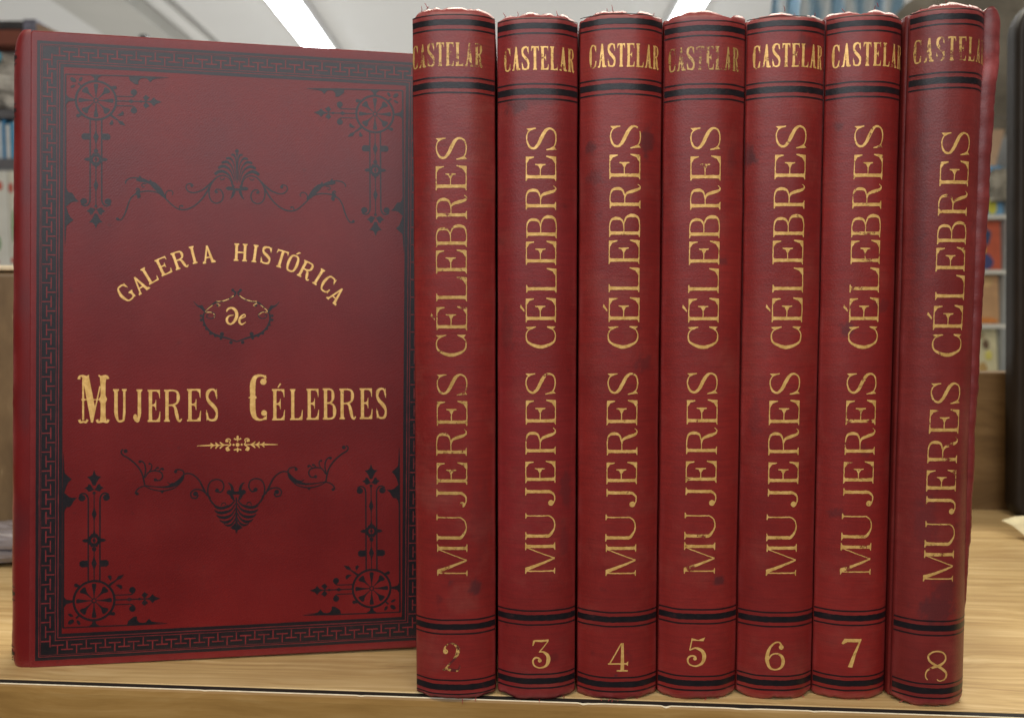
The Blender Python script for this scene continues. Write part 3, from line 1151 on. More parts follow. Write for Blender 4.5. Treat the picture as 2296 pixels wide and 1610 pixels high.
frame_band(fr, 0, Wf)
sk(fr).build("border_frieze", onc(.02), MAT["ink"], FC, 6.0, .10)
for o0, o1 in ((1.12, 1.36), (1.72, 1.84), (6.75, 6.98), (7.62, 7.9)):
    frame_band(red, o0, o1)
    red.layer = 0
TH = .42


def fret(along0, along1, place, skip_end=0):
    L_ = along1 - along0
    n = max(2, int(round(L_ / 3.42)))
    if n % 2 == 0:
        n += 1
    st_ = L_ / n
    for i in range(n):
        c = along0 + (i + .5) * st_
        if i % 2:
            segs = [((c, 6.55), (c, 3.55)), ((c - st_ * .62, 3.55), (c + st_ * .62, 3.55))]
        else:
            segs = [((c, 2.0), (c, 5.1)), ((c - st_ * .62, 5.1), (c + st_ * .62, 5.1))]
        red.layer = 1
        for (p, q) in segs:
            pa, pb = place(*p), place(*q)
            red.rib([(pa[0], pa[1], TH), (pb[0], pb[1], TH)], smooth=False)
            red.layer = 2
    red.layer = 0


fret(Y0 + 5, Y1 - 5, lambda s, m: (X0 + m, s))
fret(Y0 + 5, Y1 - 5, lambda s, m: (X1 - m, s))
fret(X0 + 6, XR - 3, lambda s, m: (s, Y0 + m))
fret(X0 + 6, XR - 3, lambda s, m: (s, Y1 - m))
red.p = [(p, l) for p, l in red.p if max(q[0] for q in p) <= XR + .3]
sk(red).build("fret_lines", onc(.045), MAT["linecloth"], FC, 6.0, .12)


# --- corner ornament, drawn round the wheel's centre (lower left one), millimetres
def corner_art():
    a = Art()
    a.ring(0, 0, 7.0, .80)
    a.ring(0, 0, .72, .42, 20)
    for k in range(8):
        q = k * math.pi / 4
        c, s = math.cos(q), math.sin(q)

        def P(r, t):
            return (r * c - t * s, r * s + t * c)
        if k % 2 == 0:
            a.rib([(*P(.9, 0), .25), (*P(2.6, 0), .55), (*P(4.4, 0), 1.15), (*P(5.7, 0), 1.55), (*P(6.1, 0), .9)])
        else:
            a.rib([(*P(.9, 0), .22), (*P(2.8, 0), .5), (*P(4.0, 0), 1.0), (*P(4.9, 0), 2.1), (*P(5.6, 0), 2.5), (*P(6.0, 0), 1.4)])
    # upright shaft
    for sx in (-1, 1):
        a.rib([(sx * 2.0, 6.7, .50), (sx * 2.0, 35.4, .50)], smooth=False)
        a.rib([(sx * 2.0, 35.3, .50), (sx * 2.15, 36.9, .52), (sx * 2.9, 38.1, .55), (sx * 4.0, 38.35, .55), (sx * 5.1, 37.7, .6)])
        a.disc(sx * 4.2, 36.75, 1.2, 1.15)
        a.poly([(sx * 2.1, 14.35), (sx * 4.2, 14.4), (sx * 5.0, 13.9), (sx * 5.0, 12.6), (sx * 4.2, 12.0), (sx * 2.1, 12.1)])
        a.rib([(sx * 1.9, 21.5, .9), (sx * 2.8, 21.5, 1.25), (sx * 3.5, 21.5, .95), (sx * 4.1, 21.5, .1)])
        a.poly([(0, 39.6), (sx * .6, 40.3), (sx * 1.2, 41.5), (sx * 2.0, 41.7), (sx * 2.2, 40.9), (sx * 3.3, 40.3), (sx * 2.4, 39.7), (sx * 2.0, 39.0), (sx * 1.2, 39.1), (sx * .6, 39.4)])
    a.rib([(0, 7.0, .32), (0, 38.6, .32)], smooth=False)
    a.poly([(0, 10.2), (.35, 11.8), (.95, 13.2), (.35, 14.9), (0, 16.6), (-.35, 14.9), (-.95, 13.2), (-.35, 11.8)])
    a.poly([(0, 27.9), (.3, 29.4), (.85, 30.9), (.35, 32.4), (0, 33.9), (-.35, 32.4), (-.85, 30.9), (-.3, 29.4)])
    a.ring(0, 21.5, 1.62, 1.05, 28)
    for k in range(8):
        q = k * math.pi / 4 + .39
        a.disc(2.0 * math.cos(q), 21.5 + 2.0 * math.sin(q), .5)
    a.disc(0, 21.5, .55)
    a.poly([(-.9, 23.2), (.9, 23.2), (.35, 24.3), (0, 26.0), (-.35, 24.3)])
    a.disc(0, 18.4, .75, .85)
    a.disc(0, 38.5, .55)
    a.poly([(0, 46.7), (.55, 45.1), (1.2, 44.5), (2.4, 44.35), (1.5, 43.4), (.9, 42.3), (.5, 41.2), (-.5, 41.2), (-.9, 42.3), (-1.5, 43.4), (-2.4, 44.35), (-1.2, 44.5), (-.55, 45.1)])
    # side arm
    for sy in (-1, 1):
        a.rib([(6.9, sy * 1.72, .36), (11.6, sy * 1.72, .36), (12.9, sy * 1.85, .42), (13.9, sy * 2.7, .5)])
        a.disc(13.2, sy * 3.35, 1.12)
        a.poly([(17.3, sy * .15), (16.4, sy * 1.4), (16.9, sy * 2.0), (17.4, sy * 2.5), (18.0, sy * 2.0), (18.7, sy * 1.6), (17.9, sy * .6)])
    a.rib([(6.9, 0, .42), (18.6, 0, .40)], smooth=False)
    a.poly([(10.9, 0), (12.2, .72), (13.5, 0), (12.2, -.72)])
    a.disc(15.7, 0, .62, .42)
    a.poly([(18.3, .2), (19.2, .5), (20.2, 1.65), (20.9, .8), (22.9, 0), (20.9, -.8), (20.2, -1.65), (19.2, -.5), (18.3, -.2)])
    # sprig on the inner diagonal
    a.rib([(4.9, 4.9, .9), (5.9, 5.8, .75), (7.6, 7.0, .45)])
    a.poly([(7.4, 6.8), (8.2, 7.2), (9.3, 7.5), (10.3, 9.0), (8.4, 8.6), (7.9, 7.9)])
    a.poly([(5.6, 6.9), (4.6, 8.5), (5.3, 8.9), (6.0, 8.6), (6.0, 7.6)])
    a.poly([(7.4, 5.3), (8.6, 5.5), (9.6, 5.1), (9.7, 4.2), (9.3, 3.7), (8.6, 4.3)])
    # buds outside the wheel
    for p, q in (((-4.9, 5.2), (-6.2, 5.7)), ((5.2, -4.9), (6.6, -4.9))):
        a.rib([(*p, .7), (*q, 1.3)], smooth=False, cap=True)
    # sprig in the corner
    a.rib([(-5.0, -5.0, .5), (-6.2, -6.1, .6)], smooth=False)
    a.disc(-7.9, -7.3, 1.15, .75, rot=.6)
    a.disc(-8.0, -4.9, .95, .45, rot=-.5)
    a.disc(-5.3, -7.6, .95, .5, rot=-1.0)
    # ties to the inner rule
    a.poly([(-10.45, 1.9), (-9.5, .7), (-7.3, .35), (-7.3, -.35), (-9.5, -.9), (-10.45, -2.2)])
    a.poly([(-1.9, -9.1), (-.75, -8.3), (-.45, -7.2), (.45, -7.2), (.75, -8.3), (2.1, -9.1)])
    # the rule itself with its half leaves
    a.rib([(-10.55, -9.2, .62), (-10.55, 36.0, .62), (-10.55, 49.0, .5), (-10.6, 53.0, .05)], smooth=False)
    a.rib([(-10.7, -9.25, .42), (14.0, -9.25, .42), (24.5, -9.1, .30), (25.5, -9.05, .05)], smooth=False)

    def E(x, y):
        return ((100 + .18634 * x - 338.5) * .0969 - .15, (2161 - 1700 - .18634 * y) * .0969)
    a.poly([E(715, -190), E(730, -60), E(790, -5), E(862, 60), E(800, 120), E(760, 200), E(735, 290), E(715, 330)])
    a.poly([E(715, 320), E(760, 360), E(810, 408), E(870, 428), E(965, 430), E(900, 490), E(865, 560), E(830, 605), E(770, 612), E(735, 660), E(715, 760)])

    def G(x, y):
        return ((x - 437) * .02406, (850 - y) * .02406 - .25)
    a.poly([G(912, 1212), G(925, 1160), G(955, 1135), G(1005, 1100), G(1052, 1096), G(1052, 1150), G(1085, 1188), G(1130, 1196), G(1180, 1190), G(1225, 1136), G(1265, 1182), G(1330, 1195), G(1442, 1196), G(1200, 1222)])
    return a


for (i, j), (cx, cy) in C4.items():
    m = Art()
    sx, sy = (-1 if i else 1), (-1 if j else 1)
    kx = 1.0 if not i else .985
    m.add(corner_art(), lambda x, y: (cx + sx * x * kx, cy + sy * y * kx))
    m.p = [(p, l) for p, l in m.p if max(q[0] for q in p) < 139.8]
    m.build("corner_ornament", onc(.03, .0006), MAT["ink"], FC, None, .06)

# --- centre ornaments, traced on the left half and mirrored; k mm per tracing unit
KZ = .4007 * .0969


def half(defs, cx, cy, ccx, ccy, both=True):
    a = Art()
    for sgn in ((1, -1) if both else (1,)):
        for kind, pts in defs:
            if kind == 'r':
                a.rib([(ccx + sgn * (p[0] - cx) * KZ, ccy - (p[1] - cy) * KZ, p[2] * KZ) for p in pts], cap=False)
            elif kind == 'd':
                for p in pts:
                    a.disc(ccx + sgn * (p[0] - cx) * KZ, ccy - (p[1] - cy) * KZ, p[2] * KZ)
            else:
                a.poly([(ccx + sgn * (p[0] - cx) * KZ, ccy - (p[1] - cy) * KZ) for p in pts])
    return a


TOP = [
    ('r', [(988, 318, 26), (1020, 292, 30), (1065, 288, 28), (1120, 325, 15), (1155, 395, 7)]),
    ('r', [(1018, 258, 22), (1050, 240, 28), (1090, 244, 24), (1138, 290, 13), (1168, 385, 6)]),
    ('r', [(1050, 208, 20), (1085, 196, 26), (1115, 206, 20), (1150, 258, 11), (1177, 375, 5)]),
    ('r', [(1092, 166, 18), (1120, 160, 24), (1142, 174, 16), (1166, 225, 9), (1184, 365, 5)]),
    ('r', [(1140, 128, 18), (1160, 128, 20), (1175, 150, 14), (1184, 205, 8), (1190, 355, 5)]),
    ('d', [(1192, 92, 18), (1192, 124, 12)]),
    ('r', [(1192, 140, 8), (1192, 395, 6)]),
    ('r', [(1088, 450, 12), (1110, 448, 34), (1140, 450, 34), (1170, 456, 22), (1192, 457, 24)]),
    ('r', [(1168, 468, 26), (1158, 495, 26), (1145, 528, 16), (1125, 552, 4)]),
    ('r', [(1138, 375, 10), (1148, 410, 18), (1160, 440, 30)]),
    ('r', [(1136, 380, 10), (1118, 350, 10), (1085, 330, 11), (1050, 326, 12), (1005, 345, 13), (965, 390, 15), (938, 450, 14), (936, 520, 12), (960, 572, 12), (1005, 590, 12), (1050, 566, 12), (1064, 515, 12), (1044, 468, 12), (1008, 458, 11), (990, 478, 11), (1000, 495, 9)]),
    ('d', [(1004, 484, 12), (775, 425, 13), (105, 750, 14), (690, 622, 10)]),
    ('r', [(1078, 345, 8), (1068, 362, 9), (1045, 365, 9), (1034, 350, 9)]),
    ('r', [(975, 372, 10), (925, 425, 16), (870, 468, 14), (800, 493, 12), (748, 482, 12), (724, 445, 11), (738, 415, 11), (770, 408, 11), (788, 428, 10), (770, 442, 8)]),
    ('r', [(938, 440, 18), (905, 500, 16), (855, 568, 14), (790, 625, 14), (720, 654, 14), (650, 648, 12), (590, 605, 12), (530, 545, 12)]),
    ('r', [(665, 645, 10), (668, 622, 10), (690, 614, 10)]),
    ('r', [(538, 550, 10), (508, 510, 40), (470, 462, 52), (432, 425, 50), (405, 398, 26), (398, 370, 4)]),
    ('r', [(440, 430, 34), (385, 402, 26), (340, 385, 34), (300, 378, 40), (272, 382, 12)]),
    ('p', [(292, 362), (305, 338), (318, 352), (322, 372)]),
    ('r', [(335, 375, 12), (285, 362, 12), (240, 362, 11), (200, 375, 11), (178, 400, 13), (180, 418, 10)]),
    ('r', [(365, 415, 9), (335, 415, 10), (322, 432, 10), (335, 448, 9), (350, 440, 8)]),
    ('r', [(535, 548, 10), (495, 512, 12), (440, 490, 12), (370, 485, 12), (300, 498, 14), (240, 535, 12), (208, 590, 12), (188, 655, 14), (165, 715, 12), (135, 757, 12), (100, 755, 14)]),
    ('r', [(268, 475, 12), (285, 460, 14), (300, 475, 18), (285, 500, 34), (300, 535, 30), (282, 548, 12)]),
    ('r', [(540, 545, 10), (540, 505, 10), (560, 480, 10), (590, 478, 10), (606, 500, 9), (596, 518, 8)]),
]
sk_top = half(TOP, 1192, 450, 72.6, 172.0)
sk_top.build("scroll_ornament", onc(.03, .0006), MAT["ink"], FC, None, .05)

BOT = [
    ('r', [(1160, 628, 9), (1120, 672, 18), (1060, 698, 22), (1005, 698, 18), (968, 680, 6)]),
    ('r', [(1164, 655, 7), (1125, 715, 18), (1060, 740, 28), (1005, 738, 24), (972, 715, 6)]),
    ('r', [(1166, 700, 7), (1128, 762, 18), (1072, 787, 28), (1020, 782, 22), (990, 760, 6)]),
    ('r', [(1167, 742, 7), (1132, 803, 16), (1088, 830, 26), (1045, 826, 18), (1018, 806, 6)]),
    ('r', [(1169, 785, 7), (1142, 838, 15), (1110, 862, 22), (1075, 858, 12), (1056, 842, 5)]),
    ('r', [(1172, 600, 12), (1171, 720, 13), (1169, 850, 16)]),
    ('p', [(1169, 832), (1140, 862), (1116, 884), (1142, 902), (1160, 906), (1168, 946), (1174, 906)]),
    ('r', [(1084, 556, 14), (1105, 552, 46), (1135, 556, 36), (1172, 560, 26)]),
    ('r', [(1138, 545, 28), (1134, 510, 24), (1120, 480, 18), (1095, 462, 5)]),
    ('r', [(1120, 570, 26), (1136, 600, 28), (1150, 630, 10)]),
    ('r', [(1098, 672, 8), (1060, 686, 9), (1018, 688, 10), (975, 670, 13), (936, 622, 15), (913, 560, 14), (916, 490, 12), (945, 442, 12), (1000, 428, 12), (1045, 452, 12), (1057, 505, 12), (1030, 548, 13), (998, 540, 14)]),
    ('d', [(996, 532, 19), (800, 558, 22), (172, 148, 18), (275, 546, 14), (620, 348, 15), (438, 420, 15), (298, 248, 13), (386, 270, 10), (462, 310, 10), (505, 322, 11)]),
    ('r', [(1032, 675, 8), (1044, 652, 9), (1066, 650, 9), (1076, 668, 8)]),
    ('r', [(935, 605, 18), (892, 552, 14), (845, 522, 12), (790, 520, 12), (757, 552, 12), (768, 592, 12), (808, 598, 14), (824, 570, 12)]),
    ('r', [(905, 575, 14), (872, 512, 16), (832, 432, 14), (780, 382, 12), (735, 366, 12), (698, 372, 12)]),
    ('r', [(698, 372, 12), (685, 342, 12), (652, 328, 12), (618, 332, 12)]),
    ('r', [(694, 375, 14), (672, 420, 36), (620, 462, 36), (540, 488, 20), (440, 485, 10), (345, 470, 8)]),
    ('r', [(682, 432, 8), (610, 498, 10), (500, 524, 11), (400, 505, 9), (345, 475, 8)]),
    ('p', [(475, 522), (500, 548), (525, 518)]),
    ('r', [(600, 452, 8), (570, 462, 9), (545, 444, 5)]),
    ('r', [(400, 480, 8), (335, 476, 10), (285, 498, 12), (260, 535, 12), (275, 552, 14)]),
    ('r', [(342, 468, 12), (332, 412, 14), (312, 345, 14), (262, 272, 14), (195, 214, 14), (145, 182, 14), (132, 150, 12), (150, 132, 13)]),
    ('r', [(336, 402, 10), (350, 335, 12), (342, 275, 12), (316, 244, 12), (296, 246, 12)]),
    ('r', [(343, 400, 10), (378, 348, 12), (436, 335, 12), (488, 352, 12), (502, 392, 12), (478, 424, 12), (440, 424, 12)]),
    ('r', [(376, 352, 8), (402, 312, 10), (402, 278, 10), (382, 268, 9)]),
    ('r', [(430, 338, 9), (452, 308, 11), (468, 316, 9)]),
    ('r', [(468, 342, 9), (498, 312, 11), (508, 332, 9)]),
]
sk_bot = half(BOT, 1172, 555, 72.1, 60.5)
sk_bot.build("scroll_ornament", onc(.03, .0006), MAT["ink"], FC, None, .05)

CART = [
    ('r', [(1148, 540, 14), (1160, 560, 18), (1180, 572, 18)]),
    ('d', [(1150, 548, 14), (858, 790, 13), (860, 830, 14), (884, 876, 12), (910, 912, 15), (948, 956, 15), (990, 978, 15), (1050, 962, 19), (1040, 1004, 13), (1132, 1042, 16), (1012, 690, 14), (862, 705, 16)]),
    ('r', [(1180, 575, 16), (1150, 610, 14), (1100, 638, 15), (1040, 655, 16), (985, 668, 16), (940, 705, 11), (905, 740, 11), (890, 765, 12)]),
    ('r', [(895, 762, 10), (935, 752, 10), (975, 765, 10), (986, 792, 10), (960, 815, 10), (922, 810, 9), (908, 788, 8), (930, 778, 8)]),
    ('r', [(892, 748, 18), (865, 712, 28), (825, 694, 14), (790, 655, 5)]),
    ('r', [(884, 765, 16), (878, 825, 16), (902, 890, 16), (948, 945, 18), (1010, 978, 20), (1090, 1000, 16), (1150, 1022, 12), (1190, 1036, 10)]),
]
cart = half(CART, 1186, 800, 72.4, 124.8)
cart.build("cartouche", onc(.03, .0006), MAT["ink"], FC, None, .07)
GL = [('r', [(1158, 600, 7), (1120, 628, 8), (1060, 650, 8), (1000, 655, 7)]), ('r', [(965, 690, 6), (925, 722, 7), (898, 752, 6)]),
      ('r', [(905, 758, 6), (950, 758, 7), (984, 784, 7), (978, 806, 5)]), ('r', [(1000, 672, 9), (1030, 690, 8), (1015, 702, 5)])]
half(GL, 1186, 800, 72.4, 124.8).build("cartouche_gilt_edge", onc(.075, .0006), MAT["goldglint"], FC, None, .05)

# --- gilt flourish under the title
FL = [
    ('d', [(1190, 125, 18), (1153, 125, 10), (1095, 88, 13), (1098, 165, 16)]),
    ('r', [(1190, 40, 12), (1190, 58, 20), (1190, 94, 8)]), ('r', [(1158, 66, 14), (1172, 74, 13), (1190, 74, 10)]),
    ('r', [(1190, 150, 8), (1190, 178, 18), (1190, 192, 8)]), ('r', [(1156, 176, 14), (1172, 170, 12), (1190, 168, 10)]),
    ('r', [(1084, 98, 10), (1086, 76, 9), (1105, 68, 9), (1124, 80, 9), (1116, 104, 9), (1128, 124, 9), (1104, 142, 10), (1086, 158, 12), (1096, 178, 14), (1120, 170, 12)]),
    ('r', [(820, 130, 5), (950, 127, 15), (1000, 127, 9), (1120, 125, 9)]),
    ('r', [(943, 106, 8), (955, 118, 13), (975, 127, 6)]), ('r', [(944, 154, 8), (956, 138, 13), (975, 129, 6)]),
    ('r', [(988, 102, 8), (1000, 117, 14), (1022, 127, 6)]), ('r', [(988, 159, 8), (1000, 140, 14), (1022, 129, 6)]),
    ('r', [(1028, 98, 8), (1044, 114, 14), (1070, 126, 6)]), ('r', [(1028, 159, 8), (1042, 142, 14), (1068, 128, 6)]),
]
half(FL, 1190, 125, 72.6, 77.95).build("gilt_flourish", onc(.06, .0006), MAT["goldcover"], FC, None, .03)

# --- arched title line
arc_t = Art()
KC = KZ
ARC = [("G", 165, 580, .70), ("A", 292, 500, .72), ("L", 385, 405, .62), ("E", 510, 325, .66), ("R", 655, 265, .74), ("I", 780, 218, .36), ("A", 915, 210, .70),
       ("H", 1217, 190, .74), ("I", 1350, 200, .36), ("S", 1455, 215, .58), ("T", 1592, 250, .68), ("Ó", 1702, 292, .66), ("R", 1830, 358, .74), ("I", 1945, 420, .36), ("C", 2030, 490, .66), ("A", 2112, 597, .70)]
ccx, ccy, rad = 1147.0, 1610.0, 1345.0
for ch, px, py, W in ARC:
    th = math.atan2(px - ccx, ccy - py)
    hgt = 166.0
    r0 = math.hypot(px - ccx, ccy - py) - hgt / 2
    g = glyph(ch, W, .150, .075, .06, .05, .22)
    th2 = th * .93

    def pl(x, y, th=th, th2=th2, r0=r0, W=W):
        bx, by = ccx + math.sin(th) * r0, ccy - math.cos(th) * r0
        lx, ly = (x - W / 2) * hgt, y * hgt
        qx = bx + lx * math.cos(th2) + ly * math.sin(th2)
        qy = by + lx * math.sin(th2) - ly * math.cos(th2)
        return (72.12 + (qx - 1172) * KC, 124.82 - (qy - 800) * KC)
    gg = Art()
    gg.add(g, pl)
    arc_t.p += gg.p
arc_t.build("arched_title", onc(.06, .0012), MAT["goldcover"], FC, None, .04)

# --- the small linking word
DE = [('r', [(1085, 752, 10), (1098, 728, 17), (1130, 716, 18), (1164, 735, 26), (1180, 780, 28), (1164, 832, 26), (1128, 868, 16), (1098, 858, 19), (1088, 825, 22), (1104, 796, 14), (1136, 786, 8), (1150, 784, 6)]),
      ('r', [(1192, 832, 8), (1226, 814, 9), (1256, 796, 11), (1252, 780, 12), (1232, 786, 14), (1208, 815, 20), (1204, 850, 21), (1226, 872, 15), (1262, 850, 6)])]
de = half(DE, 1172, 800, 72.12, 124.82, False)
de.build("linking_word", onc(.06, .0012), MAT["goldcover"], FC, None, .03)

# --- main title line
KD = .5226 * .0969
mt = Art()


def dmap(x, y):
    # tracing units of the title line -> cover mm (the line is level on the cover)
    base = 422 - (x - 65) * (17.0 / 2120.0)
    return (17.1 + (x - 65) * (109.6 / 2120.0), 86.7 + (base - y) * .0522 * 1.0)


LET = [("U", 293, 385, 190), ("J", 430, 490, 192), ("E", 525, 612, 195), ("R", 637, 757, 195), ("E", 793, 888, 190), ("S", 920, 1005, 188),
       ("É", 1378, 1467, 192), ("L", 1503, 1592, 192), ("E", 1618, 1706, 190), ("B", 1733, 1825, 188), ("R", 1850, 1966, 190), ("E", 1994, 2085, 188), ("S", 2110, 2187, 185)]
for ch, xa, xb, yt in LET:
    base = 422 - ((xa + xb) / 2 - 65) * (17.0 / 2120.0)
    hgt = base - yt
    g = glyph(ch, (xb - xa) / hgt, .105, .052, .035, .025, .27)
    gg = Art()
    gg.add(g, lambda x, y: dmap(xa + x * hgt, base - y * hgt))
    mt.p += gg.p
big = Art()


def BR(pts, smooth=True):
    big.rib([(*dmap(p[0], p[1]), p[2] * .0522) for p in pts], smooth)


def BP(pts):
    big.poly([dmap(*p) for p in pts])


def BD(x, y, r):
    q = dmap(x, y)
    big.disc(q[0], q[1], r * .0522)


# ornamental M
BR([(94, 118, 13), (94, 402, 13)], False)
BP([(80, 100), (132, 100), (176, 330), (160, 420), (146, 420), (92, 118)])
BR([(155, 415, 9), (206, 170, 9)], False)
BP([(205, 104), (250, 104), (243, 150), (243, 235), (254, 260), (243, 285), (243, 375), (250, 412), (203, 412), (210, 375), (210, 285), (198, 262), (210, 235), (210, 180)])
BP([(80, 262), (92, 252), (94, 240), (100, 252), (112, 262), (100, 272), (94, 284), (90, 270)])
BR([(100, 262, 7), (205, 262, 7)], False)
BR([(66, 122, 20), (70, 103, 14), (90, 98, 12), (118, 104, 12), (132, 94, 8)])
BR([(196, 94, 8), (212, 104, 12), (236, 98, 12), (254, 103, 14), (259, 120, 18)])
BR([(68, 400, 18), (76, 417, 14), (96, 414, 13), (112, 417, 14), (124, 400, 16)])
BR([(186, 400, 18), (194, 417, 14), (226, 413, 14), (254, 417, 14), (262, 400, 18)])
# ornamental C
BR([(1338, 116, 14), (1318, 100, 14), (1285, 97, 18), (1256, 116, 30), (1244, 165, 38), (1244, 250, 36), (1244, 335, 38), (1256, 385, 30), (1282, 405, 17), (1312, 405, 12), (1334, 388, 12)])
BD(1318, 140, 22)
BD(1322, 360, 20)
BP([(1316, 98), (1337, 94), (1337, 135), (1326, 120)])
BP([(1212, 251), (1226, 244), (1232, 228), (1240, 250), (1262, 240), (1273, 251), (1262, 262), (1240, 254), (1232, 276), (1226, 258)])
BP([(1312, 410), (1340, 406), (1341, 368), (1330, 392)])
mt.add(big, lambda x, y: (x, y))
mt.build("main_title", onc(.06, .0012), MAT["goldcover"], FC, None, .03)

# a glimpse of the author's name where the spine turns away
ag = Art()
for k, ch in enumerate("R"):
    g = glyph(ch, .30, .10, .05, .02, .02, .2)
    ag.add(g, lambda x, y: (-2.6 + x * 5.0, 204.0 + y * 7.2))

    def agm(x, y, l):
        s = min(1, max(.0, (-x - .2) / 4.75))
        return Vector(((x + .35) * MM + skew(0, y)[0] * 0 + .0006, (12.2 - 12.33 * math.sqrt(max(0, 1 - s * s)) + .02) * MM, y * MM))

# ------------------------------------------------------------------ things near the books
# scratched brown panel behind the face-on book
def scratched():
    m = M("scratched_brown_leather")
    co = m.coord()
    f = m.noise(m.coord(scale=(18, 18, 8)), 2.0, 6, 0.65)
    c = m.ramp(f, [(0.3, (0.095, 0.056, 0.024)), (0.55, (0.185, 0.118, 0.055)), (0.75, (0.29, 0.205, 0.11))])
    s = m.noise(m.coord(scale=(160, 160, 14), rot=(0, 0.35, 0)), 1.0, 4, 0.6)
    sc = m.ramp(s, [(0.66, (0, 0, 0)), (0.70, (1, 1, 1))])
    c = m.mix(sc, c, (0.48, 0.38, 0.22))
    m.set(Base_Color=c, Roughness=0.5)
    m.bump(f, 0.3, 0.001)
    return m.m


MAT["scratched"] = scratched()
pn = empty("old_brown_case", (-0.24, 0.185, 0.0), "scratched dark brown worn case standing behind the face-on red book", "case")
v, f = box_geo(-0.10, 0.10, 0.0, 0.030, 0.0, 0.1475, 0.003)
v = [(x, y, z + (.0012 * nz(x * 60, 1) if z > .1 else 0)) for x, y, z in v]
link("case_body", v, f, MAT["scratched"], pn)
box("case_rim", -0.1005, 0.1005, -0.001, 0.031, 0.1477, 0.1505, plain("worn_cream_rim", (0.62, 0.52, 0.36), 0.7, 0.3, 90), pn, 0.001)

# crumpled grey plastic at its foot
def crumple(name, cx, cy, cz, sx, sy, sz, mat, amp=.35, freq=2.2, n=22, seed=0, parent=None):
    v, f = [], []
    for i in range(n + 1):
        for j in range(n):
            th, ph = math.pi * i / n, 2 * math.pi * j / n
            d = Vector((math.sin(th) * math.cos(ph), math.sin(th) * math.sin(ph), math.cos(th)))
            k = 1 + amp * (abs(nz(d.x * freq + seed, d.y * freq, d.z * freq)) * 2 - .5) + amp * .4 * nz(d.x * 5 + seed, d.y * 5, d.z * 5)
            z = cz + d.z * sz * k
            v.append((cx + d.x * sx * k, cy + d.y * sy * k, max(z, cz - sz * .92)))
    for i in range(n):
        for j in range(n):
            j2 = (j + 1) % n
            f.append([i * n + j, i * n + j2, (i + 1) * n + j2, (i + 1) * n + j])
    return link(name, v, f, mat, parent)


MAT["greyplastic"] = plain("grey_plastic_wrap", (0.24, 0.21, 0.21), 0.3, 0.3, 25)
tag(crumple("plastic_wrap", -0.255, 0.158, 0.0088, 0.06, 0.02, 0.0095, MAT["greyplastic"], .3, 2.0, 22, 3), "crumpled grey plastic wrap lying at the foot of the brown case", "plastic wrap")

# dark rounded frame at the right end
fr_root = empty("black_frame", (0.3846, 0.2385, 0.0), "dark rounded frame with black inner band standing at the right end of the shelf", "frame")
MAT["framebrown"] = plain("dark_brown_enamel", (0.020, 0.015, 0.011), 0.5, 0.3, 40, 0.25)
MAT["frameblack"] = plain("black_band", (0.006, 0.006, 0.007), 0.4, 0.2, 30)
MAT["framepanel"] = plain("brown_board_panel", (0.15, 0.115, 0.075), 0.55, 0.25, 18)


def rrect(x0, x1, z0, z1, rb, n=10):
    pts = []
    rb = rb * .55
    rt = rb * 2.6
    for cx, cz, a0, r in ((x1 - rb, z0 + rb, -90, rb), (x1 - rt, z1 - rt, 0, rt), (x0 + rt, z1 - rt, 90, rt), (x0 + rb, z0 + rb, 180, rb)):
        for k in range(n + 1):
            a = R(a0 + 90 * k / n)
            pts.append((cx + r * math.cos(a), cz + r * math.sin(a)))
    return pts


def frame_ring(name, rings, mat, parent):
    """rings: list of (outline, y) skinned in order and closed back on the first"""
    n = len(rings[0][0])
    v, f = [], []
    for pts, y in rings:
        v += [(p[0], y, p[1]) for p in pts]
    m = len(rings)
    for k in range(m):
        k2 = (k + 1) % m
        for i in range(n):
            j = (i + 1) % n
            f.append([k * n + i, k2 * n + i, k2 * n + j, k * n + j])
    import bmesh
    o = link(name, v, f, mat, parent, True)
    bm = bmesh.new()
    bm.from_mesh(o.data)
    bmesh.ops.recalc_face_normals(bm, faces=bm.faces)
    bm.to_mesh(o.data)
    bm.free()
    return o


def shear(pts):
    return [(x - 0.030 * z, z) for x, z in pts]


A1 = dict(x0=-0.0775, x1=0.0775)
frame_ring("frame_rim", [(shear(rrect(-.0775, .0775, .0002, .312, .016)), .004), (shear(rrect(-.0768, .0768, .0008, .3113, .0155)), .0006), (shear(rrect(-.0755, .0755, .002, .310, .0145)), 0.0), (shear(rrect(-.0728, .0728, .0047, .3073, .012)), 0.0),
                         (shear(rrect(-.0722, .0722, .0053, .3067, .0115)), .001), (shear(rrect(-.0722, .0722, .0053, .3067, .0115)), .012), (shear(rrect(-.0775, .0775, .0002, .312, .016)), .012)], MAT["framebrown"], fr_root)
frame_ring("inner_band", [(shear(rrect(-.0720, .0720, .0055, .3065, .0113)), .003), (shear(rrect(-.0692, .0692, .0083, .3037, .009)), .003), (shear(rrect(-.0692, .0692, .0083, .3037, .009)), .011), (shear(rrect(-.0720, .0720, .0055, .3065, .0113)), .011)], MAT["frameblack"], fr_root)
prism("panel", shear(rrect(-.0690, .0690, .0085, .3035, .0088)), 'y', .0015, .0105, MAT["framepanel"], fr_root)
for zc in (.181, .085):
    tube("cord_loop", [(-.0690 - .03 * zc + .001, .0002, zc - .004), (-.0712 - .03 * zc, -.0012, zc), (-.0690 - .03 * zc + .002, -.0006, zc + .006), (-.0640 - .03 * zc, -.0004, zc + .010), (-.0560 - .03 * zc, 0.0, zc + .013)], .0007, MAT["frameblack"], fr_root)

# crumpled scrap of cream paper in front of it
MAT["scrap"] = plain("cream_scrap_paper", (0.72, 0.64, 0.40), 0.75, 0.12, 60)


